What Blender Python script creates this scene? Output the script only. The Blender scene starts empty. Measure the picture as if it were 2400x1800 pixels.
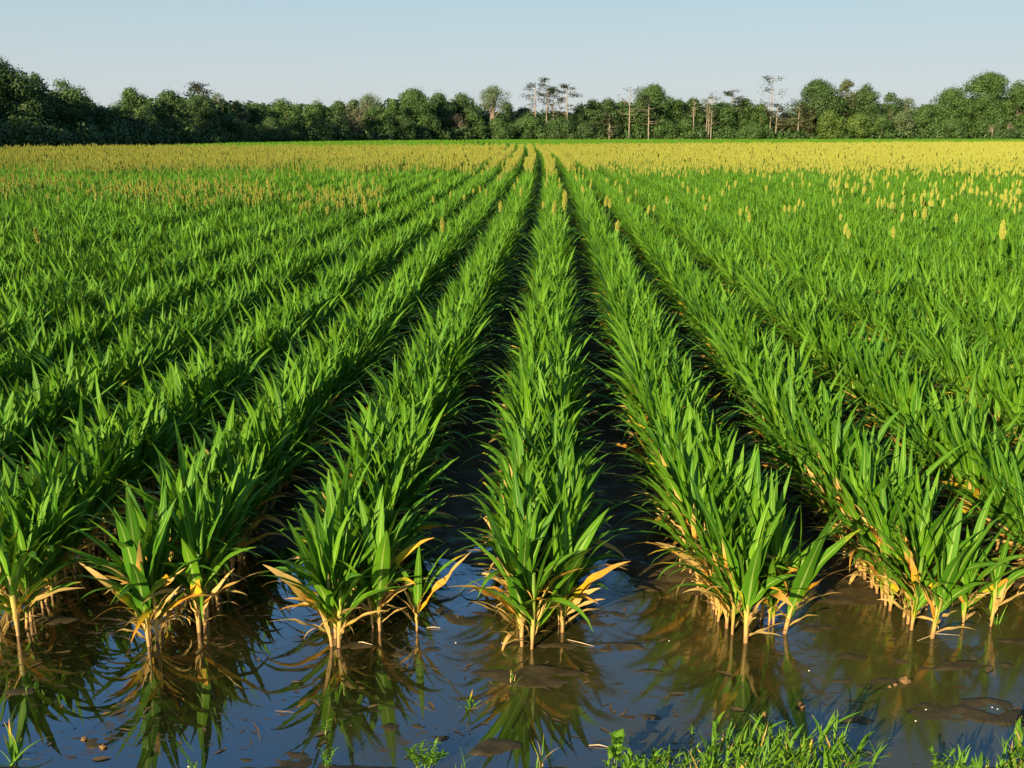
import bpy, math, random
import numpy as np
from mathutils import Vector, Matrix
R = math.radians
S = bpy.context.scene
COL = S.collection

# ------------------------------------------------------------------ camera, sky, sun, exposure
EYE = 2.55
FOC, HOR, VPX = 2333.0, 313.0, 1320.0          # measured on the 2400 x 1800 photograph
PITCH = math.atan((900 - HOR) / FOC)
YAW = math.atan((VPX - 1200) / FOC * math.cos(PITCH))
cam = bpy.data.cameras.new('camera')
cam.sensor_width = 36.0
cam.lens = FOC / 2400 * 36
cam.clip_start = 0.05
cam.clip_end = 6000
cam_o = bpy.data.objects.new('camera', cam)
COL.objects.link(cam_o)
cam_o.location = (0, 0, EYE)
cam_o.rotation_euler = (R(90) - PITCH, 0, YAW)
S.camera = cam_o

SUN_EL = 17.0
SUN_AZ = math.atan2(-0.49, -0.87)               # clockwise from +Y: the sun stands behind the viewer, to the left
W = bpy.data.worlds.new('World')
S.world = W
W.use_nodes = True
wn = W.node_tree.nodes
wl = W.node_tree.links
sky = wn.new('ShaderNodeTexSky')
sky.sky_type = 'NISHITA'
sky.sun_disc = False
sky.sun_elevation = R(SUN_EL)
sky.sun_rotation = SUN_AZ
sky.altitude = 0
sky.air_density = 1.0
sky.dust_density = 0.5
sky.ozone_density = 3.0
# evening haze low in the sky: pale and faintly pink at the horizon, clearing to the blue above
geo = wn.new('ShaderNodeTexCoord')
sep = wn.new('ShaderNodeSeparateXYZ')
wl.new(geo.outputs['Generated'], sep.inputs[0])
rmp = wn.new('ShaderNodeValToRGB')
wl.new(sep.outputs[2], rmp.inputs[0])
hz = [(0.0, (0.415, 0.438, 0.452)), (0.05, (0.395, 0.437, 0.462)), (0.11, (0.342, 0.432, 0.465)), (0.16, (0.25, 0.40, 0.52)), (0.34, (0.10, 0.30, 0.57))]
while len(rmp.color_ramp.elements) < len(hz):
    rmp.color_ramp.elements.new(0.5)
for e, (p, c) in zip(rmp.color_ramp.elements, hz):
    e.position = p
    e.color = c + (1,)
sca = wn.new('ShaderNodeVectorMath')
sca.operation = 'SCALE'
wl.new(rmp.outputs[0], sca.inputs[0])
sca.inputs['Scale'].default_value = 9.0
wgt = wn.new('ShaderNodeMapRange')
wl.new(sep.outputs[2], wgt.inputs[0])
for i, v in ((1, 0.30), (2, 0.75), (3, 0.9), (4, 0.0)):
    wgt.inputs[i].default_value = v
mixs = wn.new('ShaderNodeMix')
mixs.data_type = 'RGBA'
wl.new(wgt.outputs[0], mixs.inputs[0])
wl.new(sky.outputs[0], mixs.inputs[6])
wl.new(sca.outputs[0], mixs.inputs[7])
wl.new(mixs.outputs[2], wn['Background'].inputs[0])
wn['Background'].inputs[1].default_value = 0.077
sl = bpy.data.lights.new('sun', 'SUN')
sl.energy = 5.0
sl.angle = R(0.55)
sl.color = (1.0, 0.82, 0.52)
so = bpy.data.objects.new('sun', sl)
COL.objects.link(so)
sdir = Vector((math.sin(SUN_AZ) * math.cos(R(SUN_EL)), math.cos(SUN_AZ) * math.cos(R(SUN_EL)), math.sin(R(SUN_EL))))
so.rotation_euler = (-sdir).to_track_quat('-Z', 'Y').to_euler()
so.location = (-30, -30, 40)
S.view_settings.view_transform = 'Standard'
S.view_settings.look = 'None'
S.view_settings.exposure = 1.08
S.view_settings.gamma = 1.0
S.cycles.max_bounces = 6
S.cycles.transparent_max_bounces = 4


def ray(px, py):
    a = (px - 1200) / FOC
    b = (py - 900) / FOC
    X, Y, Z = a, math.cos(PITCH) - b * math.sin(PITCH), -math.sin(PITCH) - b * math.cos(PITCH)
    c, s = math.cos(YAW), math.sin(YAW)
    return X * c - Y * s, X * s + Y * c, Z


def spot(px, py, z=0.0):
    x, y, d = ray(px, py)
    t = (z - EYE) / d
    return x * t, y * t


# ------------------------------------------------------------------ helpers
class MB:
    """collects quads with one 4-float value per vertex (attribute 'leaf') and a material index per face"""
    def __init__(self):
        self.v, self.f, self.d, self.m, self.n = [], [], [], [], 0

    def add(self, v, f, d, m=0):
        v = np.asarray(v, float).reshape(-1, 3)
        f = np.asarray(f, int).reshape(-1, 4)
        d = np.asarray(d, float)
        if d.ndim == 1:
            d = np.tile(d, (len(v), 1))
        self.v.append(v)
        self.f.append(f + self.n)
        self.d.append(d)
        self.m.append(np.full(len(f), m, int))
        self.n += len(v)

    def join(self, o, M=None, dm=None):
        if not o.v:
            return
        v = np.concatenate(o.v)
        if M is not None:
            v = v @ M[:3, :3].T + M[:3, 3]
        d = np.concatenate(o.d)
        f = np.concatenate(o.f)
        m = np.concatenate(o.m) if dm is None else np.full(len(f), dm, int)
        self.v.append(v)
        self.f.append(f + self.n)
        self.d.append(d)
        self.m.append(m)
        self.n += len(v)

    def mesh(self, name, mats, smooth=True):
        v = np.concatenate(self.v)
        f = np.concatenate(self.f)
        d = np.concatenate(self.d)
        m = np.concatenate(self.m)
        me = bpy.data.meshes.new(name)
        me.vertices.add(len(v))
        me.vertices.foreach_set('co', v.astype(np.float32).ravel())
        me.loops.add(len(f) * 4)
        me.loops.foreach_set('vertex_index', f.astype(np.int32).ravel())
        me.polygons.add(len(f))
        me.polygons.foreach_set('loop_start', np.arange(0, len(f) * 4, 4, dtype=np.int32))
        me.polygons.foreach_set('material_index', m.astype(np.int32))
        me.polygons.foreach_set('use_smooth', np.full(len(f), smooth))
        a = me.attributes.new('leaf', 'FLOAT_COLOR', 'POINT')
        a.data.foreach_set('color', d.astype(np.float32).ravel())
        for x in (mats if isinstance(mats, (list, tuple)) else [mats]):
            me.materials.append(x)
        me.update(calc_edges=True)
        me.validate()
        return me

    def build(self, name, mats, parent=None, smooth=True, loc=None):
        o = bpy.data.objects.new(name, self.mesh(name, mats, smooth))
        COL.objects.link(o)
        if parent:
            o.parent = parent
        if loc is not None:
            o.location = loc
        return o


def empty(name, loc, label, cat, group=None, rz=0.0):
    o = bpy.data.objects.new(name, None)
    o.empty_display_size = 0.1
    COL.objects.link(o)
    o.location = loc
    o.rotation_euler = (0, 0, rz)
    return tag(o, label, cat, group)


def tag(o, label=None, cat=None, group=None, kind=None):
    if label:
        o['label'] = label
    if cat:
        o['category'] = cat
    if group:
        o['group'] = group
    if kind:
        o['kind'] = kind
    return o


def part(name, me, parent):
    o = bpy.data.objects.new(name, me)
    COL.objects.link(o)
    o.parent = parent
    return o


def rotz(a, loc=(0, 0, 0), sc=(1, 1, 1), lean=(0, 0)):
    M = Matrix.Translation(loc) @ Matrix.Rotation(lean[0], 4, 'X') @ Matrix.Rotation(lean[1], 4, 'Y') @ Matrix.Rotation(a, 4, 'Z') @ Matrix.Diagonal((sc[0], sc[1], sc[2], 1))
    return np.array(M)


def tube(mb, pts, rads, n=6, d=(0.5, 0, 0, 0), m=0, vs=None):
    pts = np.asarray(pts, float)
    k = len(pts)
    t = np.gradient(pts, axis=0)
    t /= np.linalg.norm(t, axis=1)[:, None] + 1e-9
    ref = np.where(np.abs(t[:, 2:3]) < 0.9, np.array([[0, 0, 1.0]]), np.array([[1.0, 0, 0]]))
    a = np.cross(t, ref)
    a /= np.linalg.norm(a, axis=1)[:, None] + 1e-9
    b = np.cross(t, a)
    an = np.linspace(0, 2 * np.pi, n, endpoint=False)
    r = np.asarray(rads, float).reshape(-1, 1, 1)
    v = pts[:, None, :] + r * (np.cos(an)[None, :, None] * a[:, None, :] + np.sin(an)[None, :, None] * b[:, None, :])
    f = []
    for i in range(k - 1):
        for j in range(n):
            f.append((i * n + j, i * n + (j + 1) % n, (i + 1) * n + (j + 1) % n, (i + 1) * n + j))
    dd = np.tile(np.asarray(d, float), (k * n, 1))
    if vs is None:
        vs = np.linspace(0, 1, k)
    dd[:, 1] = np.repeat(vs, n)
    mb.add(v.reshape(-1, 3), f, dd, m)


def vnoise(x, y, seed=0):
    """smooth value noise, arrays in, 0..1 out"""
    x = np.asarray(x, float)
    y = np.asarray(y, float)
    xi = np.floor(x).astype(np.int64)
    yi = np.floor(y).astype(np.int64)
    fx = x - xi
    fy = y - yi
    fx = fx * fx * (3 - 2 * fx)
    fy = fy * fy * (3 - 2 * fy)

    def h(a, b):
        n = (a * 374761393 + b * 668265263 + seed * 974634777) & 0x7fffffff
        n = ((n ^ (n >> 13)) * 1274126177) & 0x7fffffff
        return ((n ^ (n >> 16)) & 0xffff) / 65535.0
    return (h(xi, yi) * (1 - fx) + h(xi + 1, yi) * fx) * (1 - fy) + (h(xi, yi + 1) * (1 - fx) + h(xi + 1, yi + 1) * fx) * fy


def fbm(x, y, seed=0, o=4):
    s, a, t = 0, 0.5, 0
    for i in range(o):
        s = s + a * vnoise(x * 2 ** i, y * 2 ** i, seed + i)
        t += a
        a *= 0.5
    return s / t


# ------------------------------------------------------------------ materials
class NT:
    def __init__(self, name):
        self.m = bpy.data.materials.new(name)
        self.m.use_nodes = True
        self.t = self.m.node_tree
        self.t.nodes.clear()
        self.out = self.t.nodes.new('ShaderNodeOutputMaterial')

    def n(self, ty, ins=None, **kw):
        o = self.t.nodes.new(ty)
        for k, v in kw.items():
            setattr(o, k, v)
        for k, v in (ins or {}).items():
            if isinstance(v, bpy.types.NodeSocket):
                self.t.links.new(v, o.inputs[k])
            else:
                o.inputs[k].default_value = v
        return o

    def math(self, op, a, b=0.0, c=None, clamp=False):
        ins = {0: a, 1: b}
        if c is not None:
            ins[2] = c
        return self.n('ShaderNodeMath', ins, operation=op, use_clamp=clamp).outputs[0]

    def mix(self, fac, a, b, blend='MIX'):
        o = self.n('ShaderNodeMix', data_type='RGBA', blend_type=blend)
        for i, v in ((0, fac), (6, a), (7, b)):
            if isinstance(v, bpy.types.NodeSocket):
                self.t.links.new(v, o.inputs[i])
            else:
                o.inputs[i].default_value = v if not isinstance(v, tuple) or len(v) == 4 else v + (1,)
        return o.outputs[2]

    def ramp(self, fac, stops, interp='LINEAR'):
        o = self.n('ShaderNodeValToRGB', {0: fac})
        cr = o.color_ramp
        cr.interpolation = interp
        while len(cr.elements) < len(stops):
            cr.elements.new(0.5)
        for e, (p, c) in zip(cr.elements, stops):
            e.position = p
            e.color = c + (1,) if len(c) == 3 else c
        return o.outputs[0]

    def remap(self, v, a, b, c=0.0, d=1.0):
        o = self.n('ShaderNodeMapRange', {0: v, 1: a, 2: b, 3: c, 4: d}, clamp=True)
        return o.outputs[0]

    def surf(self, s):
        self.t.links.new(s, self.out.inputs[0])
        return self.m


def leaf_mat(name, g0, g1, rib, gloss=0.5, trans=0.17):
    t = NT(name)
    at = t.n('ShaderNodeAttribute', attribute_name='leaf')
    sp = t.n('ShaderNodeSeparateColor', {0: at.outputs['Color']})
    u, v, dry, rnd = sp.outputs[0], sp.outputs[1], sp.outputs[2], at.outputs['Alpha']
    tc = t.n('ShaderNodeTexCoord')
    no = t.n('ShaderNodeTexNoise', {'Vector': tc.outputs['Object'], 'Scale': 22.0, 'Detail': 3.0})
    no2 = t.n('ShaderNodeTexNoise', {'Vector': tc.outputs['Object'], 'Scale': 3.0, 'Detail': 2.0})
    nf = t.math('SUBTRACT', no.outputs[0], 0.5)
    green = t.mix(rnd, g0, g1)
    green = t.mix(t.remap(no2.outputs[0], 0.3, 0.7), green, t.mix(0.5, green, g0), 'MIX')
    green = t.mix(t.remap(v, 0.0, 0.25, 0.45, 0.0), green, tuple(min(1, c * 1.7) for c in g1))
    # fine lengthwise veins and the pale midrib
    vein = t.math('SINE', t.math('MULTIPLY', u, 75.0))
    green = t.mix(t.remap(vein, -1, 1, 0.0, 0.22), green, tuple(c * 0.6 for c in g0))
    ribf = t.math('LESS_THAN', t.math('ABSOLUTE', t.math('SUBTRACT', u, 0.5)), t.remap(v, 0, 1, 0.085, 0.03))
    green = t.mix(t.math('MULTIPLY', ribf, 0.75), green, rib)
    d = t.math('ADD', t.math('MULTIPLY_ADD', dry, 2.2, -1.15), v)
    edge = t.math('ABSOLUTE', t.math('SUBTRACT', u, 0.5))
    d = t.math('ADD', d, t.math('MULTIPLY', edge, 0.25))
    d = t.math('ADD', d, t.math('MULTIPLY', nf, 0.55))
    dc = t.ramp(d, [(0.0, (0.32, 0.38, 0.02)), (0.14, (0.68, 0.48, 0.02)), (0.34, (0.72, 0.35, 0.025)), (0.58, (0.66, 0.30, 0.045)), (0.8, (0.64, 0.39, 0.085)), (1.0, (0.54, 0.36, 0.115))])
    colr = t.mix(t.remap(d, -0.06, 0.1), green, dc)
    bmp = t.n('ShaderNodeBump', {'Strength': 0.25, 'Distance': 0.002, 'Height': vein})
    pb = t.n('ShaderNodeBsdfPrincipled', {'Base Color': colr, 'Roughness': gloss, 'Normal': bmp.outputs[0]})
    pb.inputs['Specular IOR Level'].default_value = 0.17
    tl = t.n('ShaderNodeBsdfTranslucent', {'Color': t.mix(0.5, colr, (0.25, 0.4, 0.02))})
    return t.surf(t.n('ShaderNodeMixShader', {0: trans, 1: pb.outputs[0], 2: tl.outputs[0]}).outputs[0])


M_LEAF = leaf_mat('sorghum_leaf', (0.045, 0.155, 0.008), (0.135, 0.305, 0.011), (0.30, 0.42, 0.09))
M_GRASS = leaf_mat('grass_blade', (0.070, 0.190, 0.014), (0.17, 0.34, 0.02), (0.22, 0.36, 0.06), 0.4, 0.25)


def stalk_mat():
    t = NT('sorghum_stalk')
    at = t.n('ShaderNodeAttribute', attribute_name='leaf')
    sp = t.n('ShaderNodeSeparateColor', {0: at.outputs['Color']})
    tc = t.n('ShaderNodeTexCoord')
    mp = t.n('ShaderNodeMapping', {'Vector': tc.outputs['Object'], 'Scale': (90, 90, 7)})
    no = t.n('ShaderNodeTexNoise', {'Vector': mp.outputs[0], 'Scale': 1.0, 'Detail': 3.0})
    v = t.math('ADD', sp.outputs[1], t.math('MULTIPLY', t.math('SUBTRACT', no.outputs[0], 0.5), 0.5))
    c = t.ramp(v, [(0.0, (0.20, 0.085, 0.035)), (0.10, (0.44, 0.27, 0.085)), (0.36, (0.48, 0.34, 0.075)), (0.56, (0.30, 0.33, 0.05)), (0.85, (0.14, 0.26, 0.03)), (1, (0.11, 0.22, 0.025))])
    c = t.mix(t.remap(no.outputs[0], 0.55, 0.66, 0, 0.55), c, (0.26, 0.09, 0.08))
    pb = t.n('ShaderNodeBsdfPrincipled', {'Base Color': c, 'Roughness': 0.5})
    return t.surf(pb.outputs[0])


M_STALK = stalk_mat()


def plain(name, c0, c1, scale=6.0, rough=0.7, bump=0.0, detail=4.0, trans=0.0):
    t = NT(name)
    tc = t.n('ShaderNodeTexCoord')
    no = t.n('ShaderNodeTexNoise', {'Vector': tc.outputs['Object'], 'Scale': scale, 'Detail': detail})
    at = t.n('ShaderNodeAttribute', attribute_name='leaf')
    f = t.math('ADD', t.remap(no.outputs[0], 0.3, 0.7, 0, 0.6), t.math('MULTIPLY', at.outputs['Alpha'], 0.4), clamp=True)
    c = t.mix(f, c0, c1)
    pb = t.n('ShaderNodeBsdfPrincipled', {'Base Color': c, 'Roughness': rough})
    if bump:
        b = t.n('ShaderNodeBump', {'Strength': bump, 'Distance': 0.01, 'Height': no.outputs[0]})
        t.t.links.new(b.outputs[0], pb.inputs['Normal'])
    s = pb.outputs[0]
    if trans:
        tl = t.n('ShaderNodeBsdfTranslucent', {'Color': c})
        s = t.n('ShaderNodeMixShader', {0: trans, 1: s, 2: tl.outputs[0]}).outputs[0]
    return t.surf(s)


M_HEAD = plain('sorghum_grain', (0.255, 0.272, 0.034), (0.385, 0.395, 0.066), 60.0, 0.75, trans=.10)
M_CLOD = plain('dried_mud', (0.14, 0.075, 0.025), (0.23, 0.13, 0.05), 30.0, 0.9, 0.6)
M_SHELL = plain('pale_shell', (0.55, 0.48, 0.38), (0.75, 0.70, 0.60), 40.0, 0.6)
M_LITTER = plain('wet_dead_leaf', (0.05, 0.032, 0.012), (0.19, 0.12, 0.05), 12.0, 0.5)
M_TWIG = plain('wet_twig', (0.07, 0.045, 0.03), (0.16, 0.10, 0.06), 40.0, 0.6)
M_STRAW = plain('dry_straw', (0.38, 0.27, 0.14), (0.60, 0.46, 0.27), 30.0, 0.7)
M_BARK = plain('grey_brown_bark', (0.10, 0.075, 0.055), (0.22, 0.17, 0.125), 1.5, 0.9)
M_PALE = plain('pale_cypress_bark', (0.20, 0.16, 0.115), (0.32, 0.26, 0.19), 0.8, 0.9)
M_DEADTWIG = plain('bare_twigs', (0.105, 0.088, 0.058), (0.19, 0.16, 0.105), 0.6, 0.9)


def tree_leaf(name, c0, c1, trans=0.12):
    return plain(name, c0, c1, 0.35, 0.65, 0, 2.0, trans)


M_OAK = tree_leaf('dark_oak_leaves', (0.023, 0.058, 0.012), (0.055, 0.110, 0.018))
M_MID = tree_leaf('green_leaves', (0.032, 0.080, 0.013), (0.066, 0.132, 0.021))
M_LIGHT = tree_leaf('yellow_green_leaves', (0.050, 0.100, 0.012), (0.105, 0.170, 0.022))
M_CYP = tree_leaf('cypress_needles', (0.036, 0.056, 0.018), (0.064, 0.090, 0.030))
M_AIRY = tree_leaf('pale_loose_leaves', (0.060, 0.098, 0.035), (0.110, 0.155, 0.055))
M_BROWN = tree_leaf('brownish_leaves', (0.060, 0.078, 0.024), (0.100, 0.118, 0.038))

# ------------------------------------------------------------------ setting: ground and water
BARS = [  # mud bars standing out of the water: photo spot, half extents in metres, height
    (1330, 1514, 0.46, 0.030, 0.010), (1213, 1575, 0.40, 0.042, 0.012), (1010, 1523, 0.10, 0.020, 0.010), (930, 1530, 0.10, 0.022, 0.008),
    (2060, 1606, 0.24, 0.045, 0.007), (2330, 1672, 0.36, 0.060, 0.016), (2020, 1690, 0.085, 0.030, 0.008), (1515, 1570, 0.085, 0.018, 0.008),
    (1155, 1748, 0.11, 0.035, 0.008), (1010, 1736, 0.10, 0.022, 0.008), (950, 1705, 0.12, 0.022, 0.006), (30, 1617, 0.14, 0.035, 0.010),
    (120, 1452, 0.16, 0.04, 0.006), (290, 1480, 0.15, 0.03, 0.006), (820, 1513, 0.14, 0.03, 0.008), (1600, 1345, 0.34, 0.13, 0.035),
    (1985, 1400, 0.22, 0.05, 0.012), (230, 1735, 0.11, 0.04, 0.004), (1720, 1565, 0.05, 0.012, 0.005), (1090, 1440, 0.16, 0.06, 0.006),
    (1420, 1450, 0.16, 0.05, 0.004), (2260, 1560, 0.3, 0.03, 0.004), (690, 1790, 0.22, 0.05, 0.010), (1240, 1600, 0.25, 0.03, 0.004)]


def ground_h(x, y):
    n = fbm(x * 1.3 + 9, y * 1.9 + 4, 3, 4)
    n2 = fbm(x * 9, y * 14, 11, 3)
    n3 = fbm(x * 2.4 + 2, y * 7.5 + 8, 61, 4)
    n4 = (fbm(x * 34, y * 50, 71, 3) - 0.5) * 0.009
    h = -0.029 + n4 + (n - 0.5) * 0.036 + (n2 - 0.5) * 0.012 + (n3 - 0.5) * 0.066 + np.clip(x + 1.0, -1, 3) * 0.0045
    for px, py, rx, ry, hh in BARS:
        bx, by = spot(px, py)
        wob = (fbm(x * 6 + px, y * 13, 23, 4) - 0.5) * 2.8
        q = ((x - bx) / rx) ** 2 + ((y - by) / (ry * 2.0)) ** 2 + wob
        b = hh * .32 + (n2 - 0.5) * 0.024 + n4
        w = np.clip((1.7 - q) / 1.5, 0, 1)
        w = w * w * (3 - 2 * w)
        h = np.maximum(h, h * (1 - w) + b * w)
    # drier soil deeper in the field and the road bank this side of the water
    far = np.clip((y - 5.2) / 1.4, 0, 1)
    h = h + far * 0.085
    side = np.clip((np.abs(x) - 24) / 5, 0, 1)
    h = h + side * 0.075
    edge = 3.60 + (fbm(x * 2.2 + 3, x * 0 + 1.5, 31, 4) - 0.5) * 0.22 + np.clip(x - 1.0, 0, 0.9) * 0.17 - np.clip(-.5 - x, 0, 1) * .12
    bank = np.clip(edge - y, -0.12, 6)
    hb = np.where(bank > 0, np.minimum(bank * 0.30, 0.95), bank * 0.25) + (n2 - 0.5) * 0.022 + 0.002
    h = np.where(bank > -0.11, np.maximum(h, hb), h)
    return h


def axis(lo, hi, step, far):
    a = list(np.arange(lo, hi + 1e-6, step))
    s, x = step, a[-1]
    while x < far:
        s *= 1.18
        x += s
        a.append(x)
    s, x = step, a[0]
    pre = []
    while x > -far:
        s *= 1.18
        x -= s
        pre.append(x)
    return np.array(pre[::-1] + a)


gx = axis(-3.6, 3.6, 0.018, 2600)
gy = axis(3.2, 7.0, 0.018, 2600)
GX, GY = np.meshgrid(gx, gy)
GZ = ground_h(GX, GY)
nx, ny = len(gx), len(gy)
idx = np.arange(nx * ny).reshape(ny, nx)
gb = MB()
gb.add(np.stack([GX, GY, GZ], -1).reshape(-1, 3), np.stack([idx[:-1, :-1], idx[:-1, 1:], idx[1:, 1:], idx[1:, :-1]], -1).reshape(-1, 4), (0, 0, 0, 0))


def mud_mat():
    t = NT('wet_mud')
    tc = t.n('ShaderNodeTexCoord')
    n1 = t.n('ShaderNodeTexNoise', {'Vector': tc.outputs['Object'], 'Scale': 9.0, 'Detail': 6.0})
    n2 = t.n('ShaderNodeTexNoise', {'Vector': tc.outputs['Object'], 'Scale': 120.0, 'Detail': 3.0})
    c = t.mix(t.remap(n1.outputs[0], 0.3, 0.7), (0.026, 0.019, 0.0055), (0.052, 0.036, 0.010))
    c = t.mix(t.remap(n2.outputs[0], 0.45, 0.7, 0, 0.5), c, (0.09, 0.063, 0.020))
    h = t.math('MULTIPLY_ADD', n2.outputs[0], 0.4, n1.outputs[0])
    b = t.n('ShaderNodeBump', {'Strength': 0.6, 'Distance': 0.008, 'Height': h})
    sy = t.n('ShaderNodeSeparateXYZ', {0: tc.outputs['Object']})
    wet = t.remap(sy.outputs[1], 6.0, 8.5, 1.0, 0.0)
    pb = t.n('ShaderNodeBsdfPrincipled', {'Base Color': c, 'Roughness': t.math('SUBTRACT', 0.9, t.math('MULTIPLY', wet, t.remap(n1.outputs[0], 0.35, 0.65, 0.45, 0.1))), 'Normal': b.outputs[0]})
    t.t.links.new(t.math('MULTIPLY_ADD', wet, 0.4, 0.08), pb.inputs['Specular IOR Level'])
    return t.surf(pb.outputs[0])


tag(gb.build('ground', mud_mat()), 'wet brown mud of the flooded field and road bank', 'ground', kind='structure')


def water_mat():
    t = NT('muddy_water')
    tc = t.n('ShaderNodeTexCoord')
    P = tc.outputs['Object']
    sx = t.n('ShaderNodeSeparateXYZ', {0: P})
    # silt film: more of it in the shallow water towards the right
    n1 = t.n('ShaderNodeTexNoise', {'Vector': P, 'Scale': 1.5, 'Detail': 5.0, 'Roughness': 0.6})
    side = t.remap(sx.outputs[0], -2.0, 1.2)
    film = t.math('ADD', t.math('MULTIPLY', t.math('SUBTRACT', n1.outputs[0], 0.5), 2.2), t.math('MULTIPLY_ADD', side, 1.0, -0.06), clamp=True)
    mp = t.n('ShaderNodeMapping', {'Vector': P, 'Scale': (9, 24, 1)})
    n2 = t.n('ShaderNodeTexNoise', {'Vector': mp.outputs[0], 'Scale': 1.6, 'Detail': 4.0, 'Roughness': 0.62})
    n3 = t.n('ShaderNodeTexNoise', {'Vector': P, 'Scale': 2.2, 'Detail': 2.0})
    thr = t.math('ADD', n2.outputs[0], t.math('MULTIPLY', t.math('SUBTRACT', n3.outputs[0], 0.5), 0.45))
    fleck = t.remap(thr, 0.60, 0.68)
    c = t.mix(film, (0.008, 0.007, 0.003), (0.050, 0.046, 0.012))
    c = t.mix(t.math('MULTIPLY', fleck, 0.85), c, (0.070, 0.043, 0.016))
    rip = t.n('ShaderNodeTexNoise', {'Vector': t.n('ShaderNodeMapping', {'Vector': P, 'Scale': (1, 2.2, 1)}).outputs[0], 'Scale': 4.5, 'Detail': 2.0})
    rip2 = t.n('ShaderNodeTexNoise', {'Vector': P, 'Scale': 90.0, 'Detail': 2.0})
    hh = t.math('ADD', rip.outputs[0], t.math('MULTIPLY', t.math('MULTIPLY', rip2.outputs[0], film), 0.10))
    b = t.n('ShaderNodeBump', {'Strength': 0.015, 'Distance': 0.02, 'Height': hh})
    b2 = t.n('ShaderNodeBump', {'Strength': t.math('MULTIPLY', fleck, 0.5), 'Distance': 0.004, 'Height': n2.outputs[0], 'Normal': b.outputs[0]})
    rough = t.math('ADD', t.math('MULTIPLY', film, 0.11), t.math('MULTIPLY', fleck, 0.35), clamp=True)
    df = t.n('ShaderNodeBsdfDiffuse', {'Color': c})
    gl = t.n('ShaderNodeBsdfGlossy', {'Color': (0.95, 0.97, 1.0, 1), 'Roughness': rough, 'Normal': b2.outputs[0]})
    fr = t.n('ShaderNodeFresnel', {'IOR': 2.1})
    fac = t.math('MULTIPLY', fr.outputs[0], t.math('SUBTRACT', t.math('MULTIPLY_ADD', film, -1.0, 1.7), t.math('MULTIPLY', fleck, 0.75)), clamp=True)
    return t.surf(t.n('ShaderNodeMixShader', {0: fac, 1: df.outputs[0], 2: gl.outputs[0]}).outputs[0])


wb = MB()
wx = np.linspace(-30, 30, 31)
wy = np.linspace(2.2, 15.5, 15)
WX, WY = np.meshgrid(wx, wy)
wi = np.arange(WX.size).reshape(WX.shape)
wb.add(np.stack([WX, WY, WX * 0], -1).reshape(-1, 3), np.stack([wi[:-1, :-1], wi[:-1, 1:], wi[1:, 1:], wi[1:, :-1]], -1).reshape(-1, 4), (0, 0, 0, 0))
tag(wb.build('water', water_mat()), 'still muddy floodwater in front of and between the rows', 'water', kind='structure')


# ------------------------------------------------------------------ sorghum
def leaf(mb, base, az, th0, L, Wd, droop, dry, rnd, n=9, wave=0.0, fold=0.3, twist=0.0, side=0.0, m=0, pw=1.6, flat=False, sheath=0.42, ph=0.0, sl=0.0):
    """one blade: angles in degrees, th0 and droop measured from straight up"""
    s = np.linspace(0, 1, n + 1)
    th = R(th0) + R(droop) * s ** pw
    a = R(az) + R(side) * s ** 1.5
    seg = L / n
    d = np.stack([np.sin(th) * np.cos(a), np.sin(th) * np.sin(a), np.cos(th)], -1)
    p = np.zeros((n + 1, 3))
    p[1:] = np.cumsum((d[:-1] + d[1:]) / 2 * seg, axis=0)
    p += np.asarray(base, float)
    p += np.array([math.cos(R(az)), math.sin(R(az)), 0]) * (0.008 if sl else 0.0)
    w = np.where(s < 0.28, sheath + (1 - sheath) * np.sin(s / 0.28 * np.pi / 2), (1 - ((s - 0.28) / 0.72) ** 1.7))
    w = np.maximum(w, 0.012) * Wd / 2
    if sl:      # the sheath that wraps the stalk below the blade
        out = np.array([math.cos(R(az)), math.sin(R(az)), 0])
        b0 = np.asarray(base, float)
        p = np.concatenate([[b0 + out * .004 - (0, 0, sl), b0 + out * .007 - (0, 0, sl * .45)], p])
        d = np.concatenate([[[0, 0, 1.0], [0, 0, 1.0]], d])
        w = np.concatenate([[.008, min(.013, w[0])], w])
        a = np.concatenate([[a[0], a[0]], a])
        s = np.concatenate([[0, 0], s])
        n = n + 2
    ss = np.stack([-np.sin(a), np.cos(a), a * 0], -1)
    nn = np.cross(d, ss)
    tw = R(twist) * s + R(ph)
    sd = ss * np.cos(tw)[:, None] + nn * np.sin(tw)[:, None]
    up = -ss * np.sin(tw)[:, None] + nn * np.cos(tw)[:, None]
    wv = wave * np.sin(s * 17 + ph) * w * np.sin(np.pi * np.clip(s * 1.1, 0, 1))
    wv2 = wave * np.sin(s * 15 + 2 + ph) * w * np.sin(np.pi * np.clip(s * 1.1, 0, 1))
    fo = fold * (1 - 0.6 * s) * w
    l = p + sd * w[:, None] + up * (fo + wv)[:, None]
    r = p - sd * w[:, None] + up * (fo + wv2)[:, None]
    if flat:
        v = np.stack([l, r], 1).reshape(-1, 3)
        k = 2
        us = [0.0, 1.0]
    else:
        v = np.stack([l, p, r], 1).reshape(-1, 3)
        k = 3
        us = [0.0, 0.5, 1.0]
    f = []
    for i in range(n):
        for j in range(k - 1):
            f.append((i * k + j, i * k + j + 1, (i + 1) * k + j + 1, (i + 1) * k + j))
    dd = np.zeros((len(v), 4))
    dd[:, 0] = np.tile(us, n + 1)
    dd[:, 1] = np.repeat(s, k)
    dd[:, 2] = dry
    dd[:, 3] = rnd
    mb.add(v, f, dd, m)


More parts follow.
